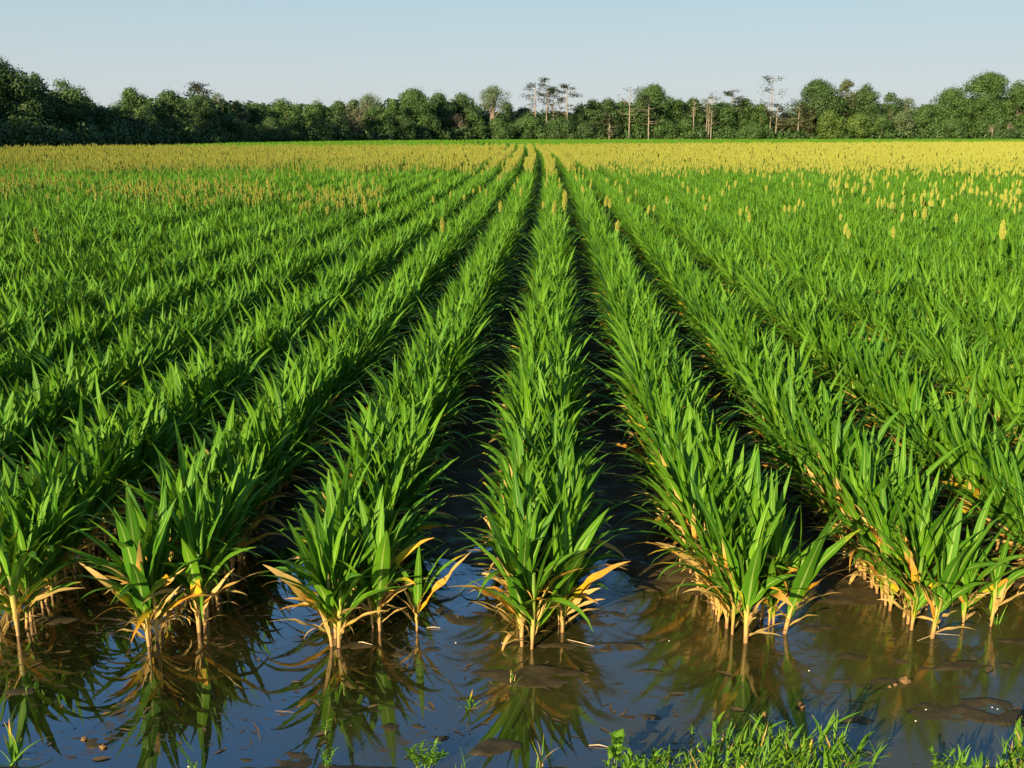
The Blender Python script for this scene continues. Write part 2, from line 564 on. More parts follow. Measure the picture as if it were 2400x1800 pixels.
def stalk(mb, h, r0=0.011, bend=(0, 0), n=7, m=0, k=7, rng=None):
    z = np.linspace(-0.05, h, k)
    q = np.clip(z / h, 0, 1)
    pts = np.stack([bend[0] * q ** 2, bend[1] * q ** 2, z], -1)
    rr = r0 * (0.85 + .35 * np.minimum(1, q * 2.2) - 0.75 * np.maximum(0, q - .5))
    if rng is not None:
        rr = rr * (1 + np.array([rng.uniform(-.12, .12) for _ in z]))
    tube(mb, pts, rr, n, (0.5, 0, 0, 0.5), m, np.clip(z / 0.42, 0, 1))
    return lambda t: np.array([bend[0] * (t / h) ** 2, bend[1] * (t / h) ** 2, t])


def panicle(mb, base, ln, rad, rng, n=60, m=0, lean=(0, 0), q=0.012):
    """seed head: short branchlets of grain round a tapering axis"""
    for i in range(n):
        t = (i + rng.random()) / n
        r = rad * (math.sin(math.pi * min(1, 0.12 + t * 0.92)) ** 0.7) * rng.uniform(0.55, 1.05)
        a = i * 2.4 + rng.uniform(-.5, .5)
        c = np.array(base) + np.array([lean[0] * t * ln + r * math.cos(a), lean[1] * t * ln + r * math.sin(a), t * ln])
        o = np.array([math.cos(a), math.sin(a), 0.0])
        sd = np.array([-math.sin(a), math.cos(a), rng.uniform(-.5, .5)])
        up = np.array([0, 0, 1.0]) + o * 0.35
        w = q * rng.uniform(0.7, 1.3)
        hgt = w * rng.uniform(1.5, 2.6)
        v = np.array([c - up * hgt, c + sd * w + o * w * .3, c + up * hgt, c - sd * w + o * w * .3])
        v2 = np.array([c - up * hgt, c + o * w * 1.3, c + up * hgt, c - o * w])
        rn = rng.random()
        mb.add(v, [(0, 1, 2, 3)], (0.5, 0.5, 0, rn), m)
        mb.add(v2, [(0, 1, 2, 3)], (0.5, 0.5, 0, rn), m)
    tube(mb, [np.array(base) + (0, 0, -0.02), np.array(base) + np.array([lean[0] * ln * .5, lean[1] * ln * .5, ln * .5]), np.array(base) + np.array([lean[0] * ln, lean[1] * ln, ln])],
         [rad * .45, rad * .6, rad * .12], 5, (0.5, 0.5, 0, 0.2), m)


def leaf_specs(rng, dry=0.6, full=1.0, plane=None, hang=1.0):
    """[(height on the stalk, azimuth, th0, L, W, droop, dry, wave)] of one procedural plant; dry ones first"""
    ax = rng.uniform(0, 360) if plane is None else plane
    out = []
    k = 0
    if rng.random() < dry * .9:
        for i in range(rng.choice([2, 3, 4])):
            out.append((rng.uniform(.05, .20), rng.uniform(0, 360), rng.uniform(6, 24), rng.uniform(.14, .30), rng.uniform(.018, .032), rng.uniform(0, 70), rng.uniform(.8, 1.0), .6))
    if rng.random() < dry:
        for i in range(rng.choice([1, 2, 2, 3])):
            out.append((rng.uniform(.03, .13), ax + 180 * (i % 2) + rng.uniform(-50, 50), rng.uniform(35, 70), rng.uniform(.16, .32), rng.uniform(.012, .026), rng.uniform(60, 130), rng.uniform(.92, 1.0), .5))
    for i in range(2 if rng.random() < dry * 1.2 else 1):
        out.append((rng.uniform(.12, .22), ax + 180 * (i % 2) + rng.uniform(-35, 35), rng.uniform(28, 55), rng.uniform(.34, .50), rng.uniform(.026, .045), rng.uniform(40, 100), rng.uniform(.28, .85) if rng.random() < dry * 1.3 else rng.uniform(0, .35), .35))
    for i in range(rng.choice([1, 2, 3]) if rng.random() < dry else 0):
        out.append((rng.uniform(.18, .40), rng.uniform(0, 360), rng.uniform(30, 62), rng.uniform(.18, .34), rng.uniform(.016, .030), rng.uniform(10, 90), rng.uniform(.5, .9), .5))
    for i in range(2 if rng.random() < hang else 0):      # long thin blades that hang into the furrow
        out.append((rng.uniform(.16, .30), ax + 180 * (i % 2) + rng.uniform(-45, 45), rng.uniform(30, 52), rng.uniform(.44, .62), rng.uniform(.024, .040), rng.uniform(70, 125), 0.0, .25))
    n = int(round(rng.choice([5, 6, 6, 7]) * full))
    for i in range(n):
        q = i / max(1, n - 1)
        out.append((.16 + .25 * q + rng.uniform(-.03, .03), ax + 180 * (i % 2) + rng.uniform(-40, 40), 40 - 26 * q + rng.uniform(-10, 12), rng.uniform(.38, .62), rng.uniform(.034, .060), rng.uniform(15, 95) * (1 - .5 * q), rng.uniform(.0, .24) if i < 2 and rng.random() < dry * .4 else 0.0, .22))
    for i in range(rng.choice([2, 3, 4])):
        out.append((.38 + .03 * i, ax + 180 * (i % 2) + rng.uniform(-60, 60), rng.uniform(3, 18), rng.uniform(.32, .52) * (1 - .06 * i), rng.uniform(.024, .046), rng.uniform(2, 30), 0.0, .15))
    return out


def grow(rng, dry=0.6, n=9, full=1.0, flat=False, plane=None, head=False, hs=1.0, specs=None, split=False, h=None, r0=None, detail=60, wf=1.12, hang=1.0, big=1.0):
    """returns builders: stalk, foliage, withered foliage, head (and, split, one builder per leaf)"""
    st, gl, dl, hd = MB(), MB(), MB(), MB()
    leaves = []
    hh = (0.44 if h is None else h)
    at = stalk(st, hh, r0 * 1.0 if r0 else rng.uniform(.0085, .0125), (rng.uniform(-.03, .03), rng.uniform(-.03, .03)), 6 if not flat else 3, 0, 7 if not flat else 3, None if flat else rng)
    for (t, az, th0, L, Wd, dr, dy, wv) in (specs or leaf_specs(rng, dry, full, plane, hang)):
        t *= .74
        if flat and dy > 0.9:
            continue
        tgt = MB() if split else (dl if dy > 0.62 else gl)
        leaf(tgt, at(min(t, hh)), az, th0, L * (.98 if dy < .7 else .85), Wd * (wf if dy < .7 else .95), dr, dy, rng.random(), n, wv, rng.uniform(.12, .38), rng.uniform(-35, 35) * (1 + dy), rng.uniform(-18, 18), 0, rng.uniform(1.3, 2.2), flat, .42, rng.uniform(-12, 12), 0.0 if flat else t * .62)
        if split:
            leaves.append((tgt, dy))
    if head:
        z = rng.uniform(.74, .97) * hs
        tube(st, [at(hh), (at(hh) + np.array([0, 0, z])) / 2, np.array([rng.uniform(-.03, .03), rng.uniform(-.03, .03), z])], [.005, .004, .004], 4, (0.5, 0.9, 0, 0.5), 0, [1, 1, 1])
        panicle(hd, (at(hh)[0] * .3, at(hh)[1] * .3, z), rng.uniform(.09, .21) * big, rng.uniform(.014, .027) * big, rng, detail, 0, (rng.uniform(-.1, .1), rng.uniform(-.1, .1)), 0.009 if detail > 30 else 0.016)
    return st, gl, dl, hd, leaves


# beds of two rows each: x of the woods-side row, measured on the photo at the row ends
TWIN = 0.215
BEDS = {'first': -3.035, 'second': -2.091, 'third': -1.155, 'fourth': -0.180, 'fifth': 0.972, 'sixth': 1.952}
START = {-3.035: (4.72, 4.603), -2.091: (4.527, 4.686), -1.155: (4.574, 4.747), -0.180: (4.622, 4.782), 0.972: (4.715, 4.826), 1.952: (4.813, 4.964)}
LEN = 1.80
DRIFT = {-3.035: -.12, -2.091: -.12, -1.155: -.10, -0.180: -.04, 0.972: -.21, 1.952: -.21}


def drift(bx, y):
    # the planter swung in at the row ends: rows bend for the first two metres, then run nearly straight
    a = DRIFT.get(bx, -.21 if bx > 0 else -.12)
    return a * (1 - math.exp(-max(0.0, y - 4.7) / .6)) - 2.0e-4 * y * y


PITCHX = 0.972

# hand-set leaf lists for the row ends; azimuth 0 points to the right of the photo, 180 to the left
H_C1 = [(.10, 178, 62, .40, .030, 52, 1.0, .5), (.07, 15, 40, .26, .022, 115, 1.0, .4), (.16, 350, 38, .26, .055, 70, .95, .4),
        (.23, 182, 38, .46, .058, 40, .62, .3), (.26, 300, 8, .30, .03, 10, .85, .3), (.22, 200, 30, .34, .05, 55, .10, .3),
        (.27, 268, 24, .44, .066, 95, .0, .25), (.28, 325, 30, .46, .072, 70, .0, .3), (.30, 10, 42, .38, .060, 95, .0, .3), (.33, 168, 24, .56, .052, 12, .0, .15),
        (.36, 184, 12, .62, .056, 8, .0, .15), (.38, 120, 8, .60, .050, 16, .0, .12), (.42, 30, 15, .55, .045, 30, .0, .15), (.44, 205, 6, .48, .045, 8, .0, .1)]
H_C2 = [(.06, 10, 50, .34, .020, 100, 1.0, .4), (.09, 190, 38, .30, .024, 30, .8, .4), (.15, 172, 32, .34, .045, 65, .45, .3), (.18, 8, 46, .36, .032, 40, .92, .4), (.20, 345, 38, .38, .040, 55, .75, .4),
        (.22, 190, 26, .40, .055, 100, .0, .3), (.22, 300, 14, .66, .068, 46, .0, .15), (.26, 20, 30, .50, .040, 70, .30, .3), (.32, 80, 10, .55, .05, 12, .0, .1), (.36, 140, 14, .55, .045, 20, .0, .1), (.38, 0, 12, .5, .045, 20, .0, .1)]
H_C3 = [(.05, 176, 40, .34, .018, 115, 1.0, .4), (.12, 182, 32, .34, .020, 120, .97, .4), (.13, 170, 22, .34, .034, 60, .78, .5), (.15, 4, 34, .48, .042, 12, .56, .5),
        (.18, 160, 16, .34, .030, 55, .1, .3), (.20, 280, 3, .44, .034, 8, .0, .1), (.20, 20, 24, .46, .030, 85, .15, .2), (.22, 10, 18, .42, .026, 40, .0, .2)]
H_D1 = [(.05, 185, 52, .26, .020, 95, 1.0, .5), (.06, 350, 58, .24, .020, 60, 1.0, .5), (.12, 172, 48, .36, .024, 42, .98, .5), (.15, 190, 42, .36, .026, 55, .95, .5), (.17, 0, 50, .26, .040, 45, .80, .4),
        (.20, 186, 38, .42, .036, 35, .88, .4), (.22, 176, 44, .44, .050, 70, .55, .3), (.24, 15, 46, .44, .046, 60, .42, .3), (.26, 255, 24, .44, .066, 70, .0, .25), (.28, 12, 30, .50, .066, 70, .0, .2),
        (.30, 190, 30, .60, .048, 40, .0, .2), (.34, 170, 18, .62, .055, 22, .0, .15), (.36, 300, 8, .56, .060, 10, .0, .12), (.40, 20, 20, .56, .050, 34, .0, .15), (.42, 150, 8, .54, .050, 10, .0, .1), (.44, 60, 10, .5, .045, 14, .0, .1)]
H_D2 = [(.05, 8, 42, .34, .022, 120, 1.0, .4), (.06, 175, 50, .26, .018, 85, 1.0, .4), (.12, 0, 48, .28, .028, 55, .95, .4), (.15, 350, 36, .30, .05, 40, .86, .4), (.19, 12, 40, .42, .040, 60, .62, .4), (.22, 0, 48, .46, .044, 55, .45, .3),
        (.20, 200, 26, .36, .050, 60, .2, .3), (.26, 300, 16, .52, .062, 60, .0, .2), (.28, 10, 30, .56, .056, 75, .0, .2), (.33, 30, 20, .54, .052, 60, .0, .15), (.36, 100, 10, .56, .05, 14, .0, .1), (.40, 190, 9, .5, .045, 12, .0, .1)]
H_B1 = [(.04, 170, 55, .22, .020, 90, 1.0, .5), (.10, 195, 40, .20, .024, 60, .95, .5), (.13, 20, 34, .32, .036, 20, .95, .4), (.22, 178, 44, .42, .036, 25, .66, .4), (.17, 205, 28, .26, .04, 45, .25, .3),
        (.26, 176, 48, .52, .046, 95, .05, .2), (.24, 285, 14, .42, .062, 45, .0, .25), (.28, 350, 34, .40, .060, 75, .0, .3), (.30, 240, 8, .62, .066, 14, .0, .12), (.34, 20, 16, .60, .060, 24, .0, .15), (.38, 130, 8, .58, .055, 12, .0, .1), (.42, 8, 10, .52, .048, 14, .0, .1), (.36, 300, 8, .34, .03, 12, .6, .2)]
H_E1 = [(.04, 10, 66, .30, .018, 40, 1.0, .4), (.06, 350, 70, .2, .016, 40, 1.0, .4), (.16, 176, 30, .24, .03, 40, .7, .3), (.22, 190, 24, .40, .045, 30, .35, .3), (.26, 10, 36, .34, .046, 85, .0, .3),
        (.24, 280, 10, .50, .060, 22, .0, .15), (.30, 10, 12, .60, .060, 24, .0, .12), (.34, 186, 14, .60, .056, 18, .0, .12), (.36, 330, 8, .62, .052, 10, .0, .1), (.40, 150, 8, .56, .05, 12, .0, .1), (.42, 40, 16, .5, .045, 20, .0, .1)]
H_E2 = [(.05, 5, 40, .28, .020, 120, 1.0, .4), (.16, 350, 36, .34, .028, 55, .92, .4), (.20, 0, 30, .42, .036, 60, .45, .3), (.22, 186, 26, .36, .04, 40, .5, .3), (.18, 290, 12, .72, .074, 10, .0, .08), (.28, 10, 24, .56, .05, 50, .1, .2), (.34, 20, 16, .52, .045, 30, .0, .1), (.38, 160, 8, .5, .045, 12, .0, .1)]
H_F1 = [(.04, 0, 60, .26, .018, 60, 1.0, .4), (.14, 182, 22, .26, .03, 30, .6, .3), (.20, 10, 36, .36, .045, 80, .0, .3), (.22, 186, 20, .36, .05, 45, .1, .3), (.26, 15, 22, .60, .052, 22, .0, .15), (.28, 280, 10, .5, .06, 40, .0, .15), (.33, 176, 18, .56, .05, 30, .0, .12), (.36, 60, 10, .56, .05, 10, .0, .1), (.40, 160, 8, .5, .045, 12, .0, .1)]
H_F3 = [(.10, 184, 46, .30, .016, 80, 1.0, .4), (.14, 5, 48, .34, .020, 70, .95, .4), (.20, 176, 34, .32, .030, 75, .3, .3), (.24, 10, 38, .38, .034, 90, .1, .3), (.28, 180, 18, .40, .034, 55, .1, .2), (.32, 10, 14, .42, .034, 40, .0, .1), (.34, 270, 6, .36, .03, 10, .0, .1)]
H_B2 = [(.04, 8, 44, .24, .020, 110, 1.0, .5), (.12, 4, 30, .40, .030, 22, .95, .5), (.20, 2, 52, .46, .030, 25, .66, .4), (.06, 170, 50, .2, .018, 90, 1.0, .4), (.18, 280, 6, .34, .046, 10, .42, .2), (.24, 184, 32, .46, .045, 70, .1, .25),
        (.26, 10, 34, .50, .050, 70, .05, .25), (.28, 268, 16, .50, .060, 40, .0, .2), (.32, 20, 14, .54, .052, 24, .0, .15), (.35, 170, 12, .56, .052, 18, .0, .12), (.40, 60, 8, .5, .045, 12, .0, .1), (.43, 200, 6, .46, .04, 10, .0, .1)]
HEROES = [  # x, y, specs, seed, scale, stalk height, radius, lean(x), label
    (-2.091, 4.527, H_B1, 11, 1.04, .44, .012, 0.00, 'sorghum plant heading the second bed, broad green fan of leaves, tan sheaths at its foot'),
    (-2.070, 4.580, None, 12, 1.00, .42, .010, 0.05, 'sorghum plant pressed against the back of the fan-shaped plant heading the second bed'),
    (-1.886, 4.686, H_B2, 13, .98, .44, .012, 0.00, 'upright sorghum plant heading the second bed\'s right row, long tan leaf sticking out right'),
    (-1.155, 4.574, H_C1, 14, .96, .44, .0125, -0.04, 'sorghum plant heading the third bed, long dead tan leaf reaching left over the water'),
    (-1.115, 4.560, None, 15, .90, .40, .012, 0.07, 'pinkish stalked sorghum plant leaning against the one with the long dead tan leaf'),
    (-0.937, 4.747, H_C2, 16, 1.0, .40, .0105, 0.0, 'middle sorghum plant of the three ending the third bed, one broad sunlit leaf upright'),
    (-0.980, 4.775, None, 17, .86, .36, .008, -0.06, 'thin sorghum plant beside the middle plant at the end of the third bed'),
    (-0.741, 4.757, H_C3, 18, .95, .30, .0085, 0.03, 'small stray sorghum plant with a big yellow leaf pointing right, alone in water'),
    (-0.180, 4.622, H_D1, 19, 1.00, .44, .0125, -0.02, 'large bushy sorghum plant heading the fourth bed, ragged tan leaves hanging left'),
    (-0.128, 4.598, None, 20, .97, .43, .011, 0.05, 'sorghum plant sharing the mud bar with the large bushy plant heading the fourth bed'),
    (0.027, 4.782, H_D2, 21, 1.02, .42, .012, 0.03, 'sorghum plant heading the fourth bed\'s right row, curled brown leaves hanging to the right'),
    (0.972, 4.715, H_E1, 22, 1.04, .44, .012, 0.0, 'tall upright sorghum plant heading the fifth bed, purple stalk base and fresh green blades'),
    (1.196, 4.826, H_E2, 23, 1.0, .42, .012, 0.16, 'sorghum plant leaning right at the end of the fifth bed, one very broad blade'),
    (1.154, 4.913, None, 24, .92, .42, .010, 0.0, 'yellow stalked sorghum plant just behind the right-leaning one of the fifth bed'),
    (1.952, 4.813, H_F1, 25, 1.0, .42, .0125, 0.08, 'sorghum plant heading the sixth bed, thick pale stalk leaning right out of the water'),
    (2.168, 4.964, None, 26, .92, .42, .010, 0.0, 'sorghum plant heading the sixth bed\'s right row, cluster of thin pale stalks'),
    (2.312, 4.961, H_F3, 27, .98, .36, .009, 0.06, 'small spindly sorghum plant standing alone right of the sixth bed in shallow water'),
    (-2.820, 4.603, None, 28, 1.06, .44, .012, 0.0, 'sorghum plant heading the first bed at the left edge, tall green blades, brown curled feet')]
G_SORG = 'young sorghum plants in flooded twin rows'
TINT = {}
for (x, y, sp, seed, sc, h, r0, lean, lab) in HEROES:
    rng = random.Random(seed)
    specs = sp or leaf_specs(rng, 1.0, 1.0, rng.choice([0, 15, -20, 30]), 0)
    if sp:
        specs = [(t_, a_, th_ * (.80 if dy_ < .5 else 1), L_ * (.92 if dy_ < .5 else 1), W_, dr_ * .8, dy_, wv_) for (t_, a_, th_, L_, W_, dr_, dy_, wv_) in sp] + [(rng.uniform(.05, .18), rng.uniform(0, 360), rng.uniform(5, 22), rng.uniform(.14, .28), rng.uniform(.02, .034), rng.uniform(0, 60), rng.uniform(.78, 1.0), .6) for q in range(3)]
    st, gl, dl, hd, lv = grow(rng, wf=1.34 if sp else 1.12, specs=specs, n=12, split=True, h=h, r0=r0)
    o = empty('sorghum_plant', (x, y, 0), lab, 'sorghum plant', G_SORG)
    o.rotation_euler = (rng.uniform(-.03, .03), lean, 0)
    o.scale = (sc, sc, sc)
    st.build('stalk', M_STALK, o)
    for b, dy in lv:
        c = b.build('withered_leaf' if dy > .62 else 'leaf', M_LEAF, o)
        if .4 < dy <= .62:
            c['label'] = 'yellowing leaf with a dry tip'

# variants for the plants behind the row ends
VAR, SUNNY = [], []
for i in range(14):     # plants of the sunlit row sides: yellowed sheaths and leaves climb well up the stalk
    rng = random.Random(900 + i)
    ex = [(rng.uniform(.10, .46), rng.uniform(120, 290), rng.uniform(6, 42), rng.uniform(.18, .36), rng.uniform(.020, .036), rng.uniform(0, 80), rng.uniform(.5, .95), .5) for q in range(rng.choice([4, 5, 6]))]
    st, gl, dl, hd, lv = grow(rng, n=9, specs=leaf_specs(rng, 1.0, 1.0, rng.gauss(0, 50), .3) + ex, wf=1.3)
    SUNNY.append((st.mesh('stalk', M_STALK), gl.mesh('foliage', M_LEAF), dl.mesh('withered_foliage', M_LEAF)))
for i in range(26):
    rng = random.Random(500 + i)
    st, gl, dl, hd, lv = grow(rng, dry=0.95 if i % 3 else .5, n=9, plane=rng.gauss(0, 50), hang=.3, wf=1.2)
    VAR.append((st.mesh('stalk', M_STALK), gl.mesh('foliage', M_LEAF), dl.mesh('withered_foliage', M_LEAF) if dl.v else None))
ORD = ['', 'second', 'third', 'fourth', 'fifth', 'sixth', 'seventh', 'eighth']
rng = random.Random(77)
for bed, bx in BEDS.items():
    for k, side in ((0, 'left'), (1, 'right')):
        y0 = START[bx][k]
        y = y0 + 0.085
        i = 1
        while y < y0 * 0 + 4.62 + LEN:
            sunny = k == 0 and rng.random() < (.9 if bx > 0 else .45)
            st, gl, dl = rng.choice(SUNNY if sunny else VAR)
            if i <= 5:
                lab = f'{ORD[i]} sorghum plant from the front in the {side} row of the {bed} bed'
            else:
                lab = f'crowded green sorghum plant beyond the first six in the {side} row of the {bed} bed'
            o = empty('sorghum_plant', (bx + drift(bx, y) + TWIN * k + rng.gauss(0, .014), y, 0), lab, 'sorghum plant', G_SORG if i <= 5 else f'crowded sorghum plants, {side} row of the {bed} bed', rng.gauss(0, .3) if sunny else rng.choice([0, math.pi]) + rng.gauss(0, .4))
            s = rng.uniform(.90, 1.10) if rng.random() < .8 else rng.uniform(.70, .9)
            o.scale = (s, s, s * rng.uniform(.95, 1.04))
            o.rotation_euler = (rng.gauss(0, .05), rng.gauss(0, .06), o.rotation_euler[2])
            part('stalk', st, o)
            part('foliage', gl, o)
            if dl:
                part('withered_foliage', dl, o)
            y += rng.uniform(.062, .092)
            i += 1

# taller plants in ear that stand out of the rows further back
EARS = [(1312, 505, 14.5, 'tallest'), (1326, 478, 16.2, 'bushy'), (1287, 490, 16.0, 'thin'), (1405, 490, 15.5, 'leaning'), (1425, 475, 17.0, 'broad'), (1412, 520, 13.2, 'short'), (895, 500, 15.0, 'lonely'), (1040, 520, 13.8, 'pale'), (2365, 540, 12.6, 'stout'), (2190, 500, 15.0, 'slim'), (140, 560, 12.0, 'stooping'), (2115, 600, 11.0, 'green')]
EARLAB = ['tallest sorghum plant in ear of the little cluster standing up in the fourth bed', 'bushy sorghum plant in ear directly behind the tallest eared plant of the fourth bed', 'sorghum plant in ear beside the tallest one, on the left row of the fourth bed',
          'sorghum plant in ear at the front of the eared cluster in the fifth bed', 'sorghum plant in ear at the back of the eared cluster in the fifth bed', 'short sorghum plant with a low yellow ear in front of the fifth bed\'s cluster',
          'lone yellow ear of sorghum above the green third bed left of centre', 'lone pale ear of sorghum just above the bed left of the central furrow', 'stout yellow ear of sorghum at the right edge of the field', 'slim yellow ear of sorghum amid green leaves well right of centre',
          'large single yellow ear of sorghum at the far left above green leaves', 'single bright green shoot of sorghum standing above the leaves on the right']
for (px, py, yy, w), lab in zip(EARS, EARLAB):
    x0, y0 = spot(px, py, 1.05)
    rng = random.Random(px)
    x = x0
    # move to the nearest row
    best = min([(abs(b + t - x), b + t) for b in list(BEDS.values()) + [2.925 + i * PITCHX for i in range(8)] + [-3.035 - i * PITCHX for i in range(1, 8)] for t in (0, TWIN)])
    if w == 'green':
        st, gl, dl, hd, lv = grow(rng, dry=0, n=8, head=False)
    else:
        st, gl, dl, hd, lv = grow(rng, dry=0, n=8, head=True, hs=1.06, detail=150, big=1.5)
    o = empty('sorghum_plant', (best[1], y0, 0.02), lab, 'sorghum plant', G_SORG)
    s = 1.32 if w == 'green' else {'tallest': 1.26, 'short': 1.02}.get(w, rng.uniform(1.10, 1.18))
    o.scale = (s, s, s)
    st.build('stalk', M_STALK, o)
    gl.build('foliage', M_LEAF, o)
    if hd.v:
        hd.build('seed_head', M_HEAD, o)

# the rest of the field: one object that scatters short stretches of twin row
def patch(seed, length, per, dry, heads, flat, n, full, hscale, wf=1.02):
    rng = random.Random(seed)
    mb = MB()
    cnt = int(round(length / per))
    for k in (0, 1):
        for j in range(cnt):
            st, gl, dl, hd, _ = grow(rng, dry, n, full, flat, rng.gauss(0, 55), rng.random() < heads, 1.0, detail=26 if flat else 46, wf=wf, hang=.6)
            if rng.random() < .04:
                continue
            s = (rng.uniform(.90, 1.12) if rng.random() < .8 else rng.uniform(.68, .92)) * hscale
            M = rotz(rng.choice([0, math.pi]) + rng.gauss(0, .25), ((k - .5) * TWIN + rng.gauss(0, .016), (j + .5 + rng.uniform(-.3, .3)) * per - length / 2, 0), (s, s, s * rng.uniform(.94, 1.05)), (rng.gauss(0, .06), rng.gauss(0, .07)))
            mb.join(gl, M, 0)
            mb.join(dl, M, 0)
            mb.join(st, M, 1)
            mb.join(hd, M, 2)
    return mb


lib = bpy.data.collections.new('sorghum_patches')
KINDS = {}
ii = 0
for key, cnt, args in (('near', 9, (0.5, .074, .92, 0.0, False, 8, 1.0, 1.0, 1.1)), ('mid', 8, (0.5, .074, .10, 0.0, False, 6, 1.0, 1.0)), ('mid1', 7, (0.5, .074, .05, .04, False, 6, 1.0, 1.0)), ('mid3', 7, (0.5, .074, .05, .17, False, 6, 1.0, 1.0)), ('mid9', 6, (0.5, .074, 0, .62, False, 6, 1.0, 1.0)),
                       ('far', 6, (2.0, .10, 0, 0.0, True, 4, .9, 1.08)), ('far1', 5, (2.0, .10, 0, .07, True, 4, .9, 1.05)), ('far4', 5, (2.0, .10, 0, .3, True, 4, .9, 1.05)), ('far9', 6, (2.0, .10, 0, .44, True, 4, .8, 1.05))):
    KINDS[key] = (ii, cnt)
    for c in range(cnt):
        me = patch(9000 + ii, *args).mesh('sorghum_stretch', [M_LEAF, M_STALK, M_HEAD])
        lib.objects.link(bpy.data.objects.new('sorghum_stretch.%03d' % ii, me))
        ii += 1

beds_all = list(BEDS.values())
x = beds_all[-1]
g = 2
while x < 190:
    g += 1
    x += PITCHX if g % 8 else 1.15
    beds_all.append(x)
x = beds_all[0]
g = 2
while x > -120:
    g += 1
    x -= PITCHX if g % 8 else 1.15
    beds_all.append(x)


def wood_D(px):
    return float(np.interp(px, [-600, -250, 0, 60, 200, 435, 800, 1200, 2400, 3000], [70, 104, 130, 136, 152, 182, 240, 300, 330, 335]))


def crop_end(px):
    return float(np.interp(px, [0, 400, 800, 1247, 2400], [106, 110, 113, 120, 165]))


rng = random.Random(4242)
pts, iid, rot, scl = [], [], [], []


def sstep(a, b, v):
    t = min(1, max(0, (v - a) / (b - a)))
    return t * t * (3 - 2 * t)


for bi, bx in enumerate(beds_all):
    y = 4.72
    if bx in START:
        y = 4.62 + LEN + .06
    cx = bx + TWIN / 2
    while True:
        L = 0.5 if y < 58 else 2.0
        yc = y + L / 2
        px = VPX + cx / yc * FOC
        lim = (0.514 * 1.0 * yc + 4.5)
        if yc > 340 or yc > wood_D(px) - 5:
            break
        if abs(cx + yc * 0.02) <= lim + yc * .06:
            near = yc < 8.6
            n = float(fbm(np.array(cx * .22), np.array(yc * .10), 51, 3))
            n2 = float(vnoise(np.array(cx * 1.1), np.array(yc * .45), 57))
            h = 0.0
            if yc < crop_end(px):
                st0 = 44 if cx > 4 else (46 if cx > -3 else 42)
                h = sstep(st0 - 8, st0 + 28, yc + (n - .5) * 44 + (n2 - .5) * 14) * 1.0
                if cx > 4:
                    h = max(h, .22 * sstep(11, 24, yc + (n - .5) * 12) * (0.12 + n2 * 1.2))
                elif cx < -4:
                    h = max(h, .55 * math.exp(-((yc - 25 + cx * .35) / 4.5) ** 2) * n2 * 1.5, .12 * sstep(20, 30, yc) * n2)
                else:
                    h = max(h, .20 * sstep(16, 30, yc) * (n2 > .45))
            if L == .5:
                key = 'near' if near else ('mid' if h < .05 else 'mid1' if h < .24 else 'mid3' if h < .62 else 'mid9')
            else:
                key = 'far' if h < .06 else 'far1' if h < .3 else 'far4' if h < .72 else 'far9'
            a, c = KINDS[key]
            s = rng.uniform(.94, 1.06)
            big = 0.97 + .12 * (fbm(np.array(cx * .35), np.array(yc * .25), 91, 2) - .5)
            lo = 1.0 + .14 * sstep(10, 40, yc)
            pts.append((cx + drift(bx, yc) + rng.gauss(0, .012), yc, 0.0 if yc < 9 else .02))
            iid.append(a + rng.randrange(c))
            rot.append((0, 0, (math.pi if rng.random() < .5 else 0) + 4.0e-4 * yc))
            scl.append((1.02 * rng.choice((1, 1)), 1.0, s * float(big) * lo))
        y += L
fm = bpy.data.meshes.new('sorghum_field')
fm.from_pydata(pts, [], [])
for nm, ty, dat, fld in (('idx', 'INT', iid, 'value'), ('rot', 'FLOAT_VECTOR', rot, 'vector'), ('scl', 'FLOAT_VECTOR', scl, 'vector')):
    a = fm.attributes.new(nm, ty, 'POINT')
    a.data.foreach_set(fld, np.array(dat, np.int32 if ty == 'INT' else np.float32).ravel())
field = bpy.data.objects.new('sorghum_field', fm)
COL.objects.link(field)
tag(field, 'rows of young sorghum running to the woods, green in front and yellow with ears behind', 'crop', kind='stuff')
ng = bpy.data.node_groups.new('scatter_rows', 'GeometryNodeTree')
ng.interface.new_socket('Geometry', in_out='INPUT', socket_type='NodeSocketGeometry')
ng.interface.new_socket('Geometry', in_out='OUTPUT', socket_type='NodeSocketGeometry')
gi = ng.nodes.new('NodeGroupInput')
go = ng.nodes.new('NodeGroupOutput')
ci = ng.nodes.new('GeometryNodeCollectionInfo')
ci.inputs['Collection'].default_value = lib
ci.inputs['Separate Children'].default_value = True
ci.inputs['Reset Children'].default_value = True
ip = ng.nodes.new('GeometryNodeInstanceOnPoints')
ip.inputs['Pick Instance'].default_value = True


def named(nm, ty):
    o = ng.nodes.new('GeometryNodeInputNamedAttribute')
    o.data_type = ty
    o.inputs[0].default_value = nm
    return o.outputs[0]


ng.links.new(gi.outputs[0], ip.inputs['Points'])
ng.links.new(ci.outputs[0], ip.inputs['Instance'])
ng.links.new(named('idx', 'INT'), ip.inputs['Instance Index'])
ng.links.new(named('rot', 'FLOAT_VECTOR'), ip.inputs['Rotation'])
ng.links.new(named('scl', 'FLOAT_VECTOR'), ip.inputs['Scale'])
ng.links.new(ip.outputs[0], go.inputs[0])
md = field.modifiers.new('scatter', 'NODES')
md.node_group = ng

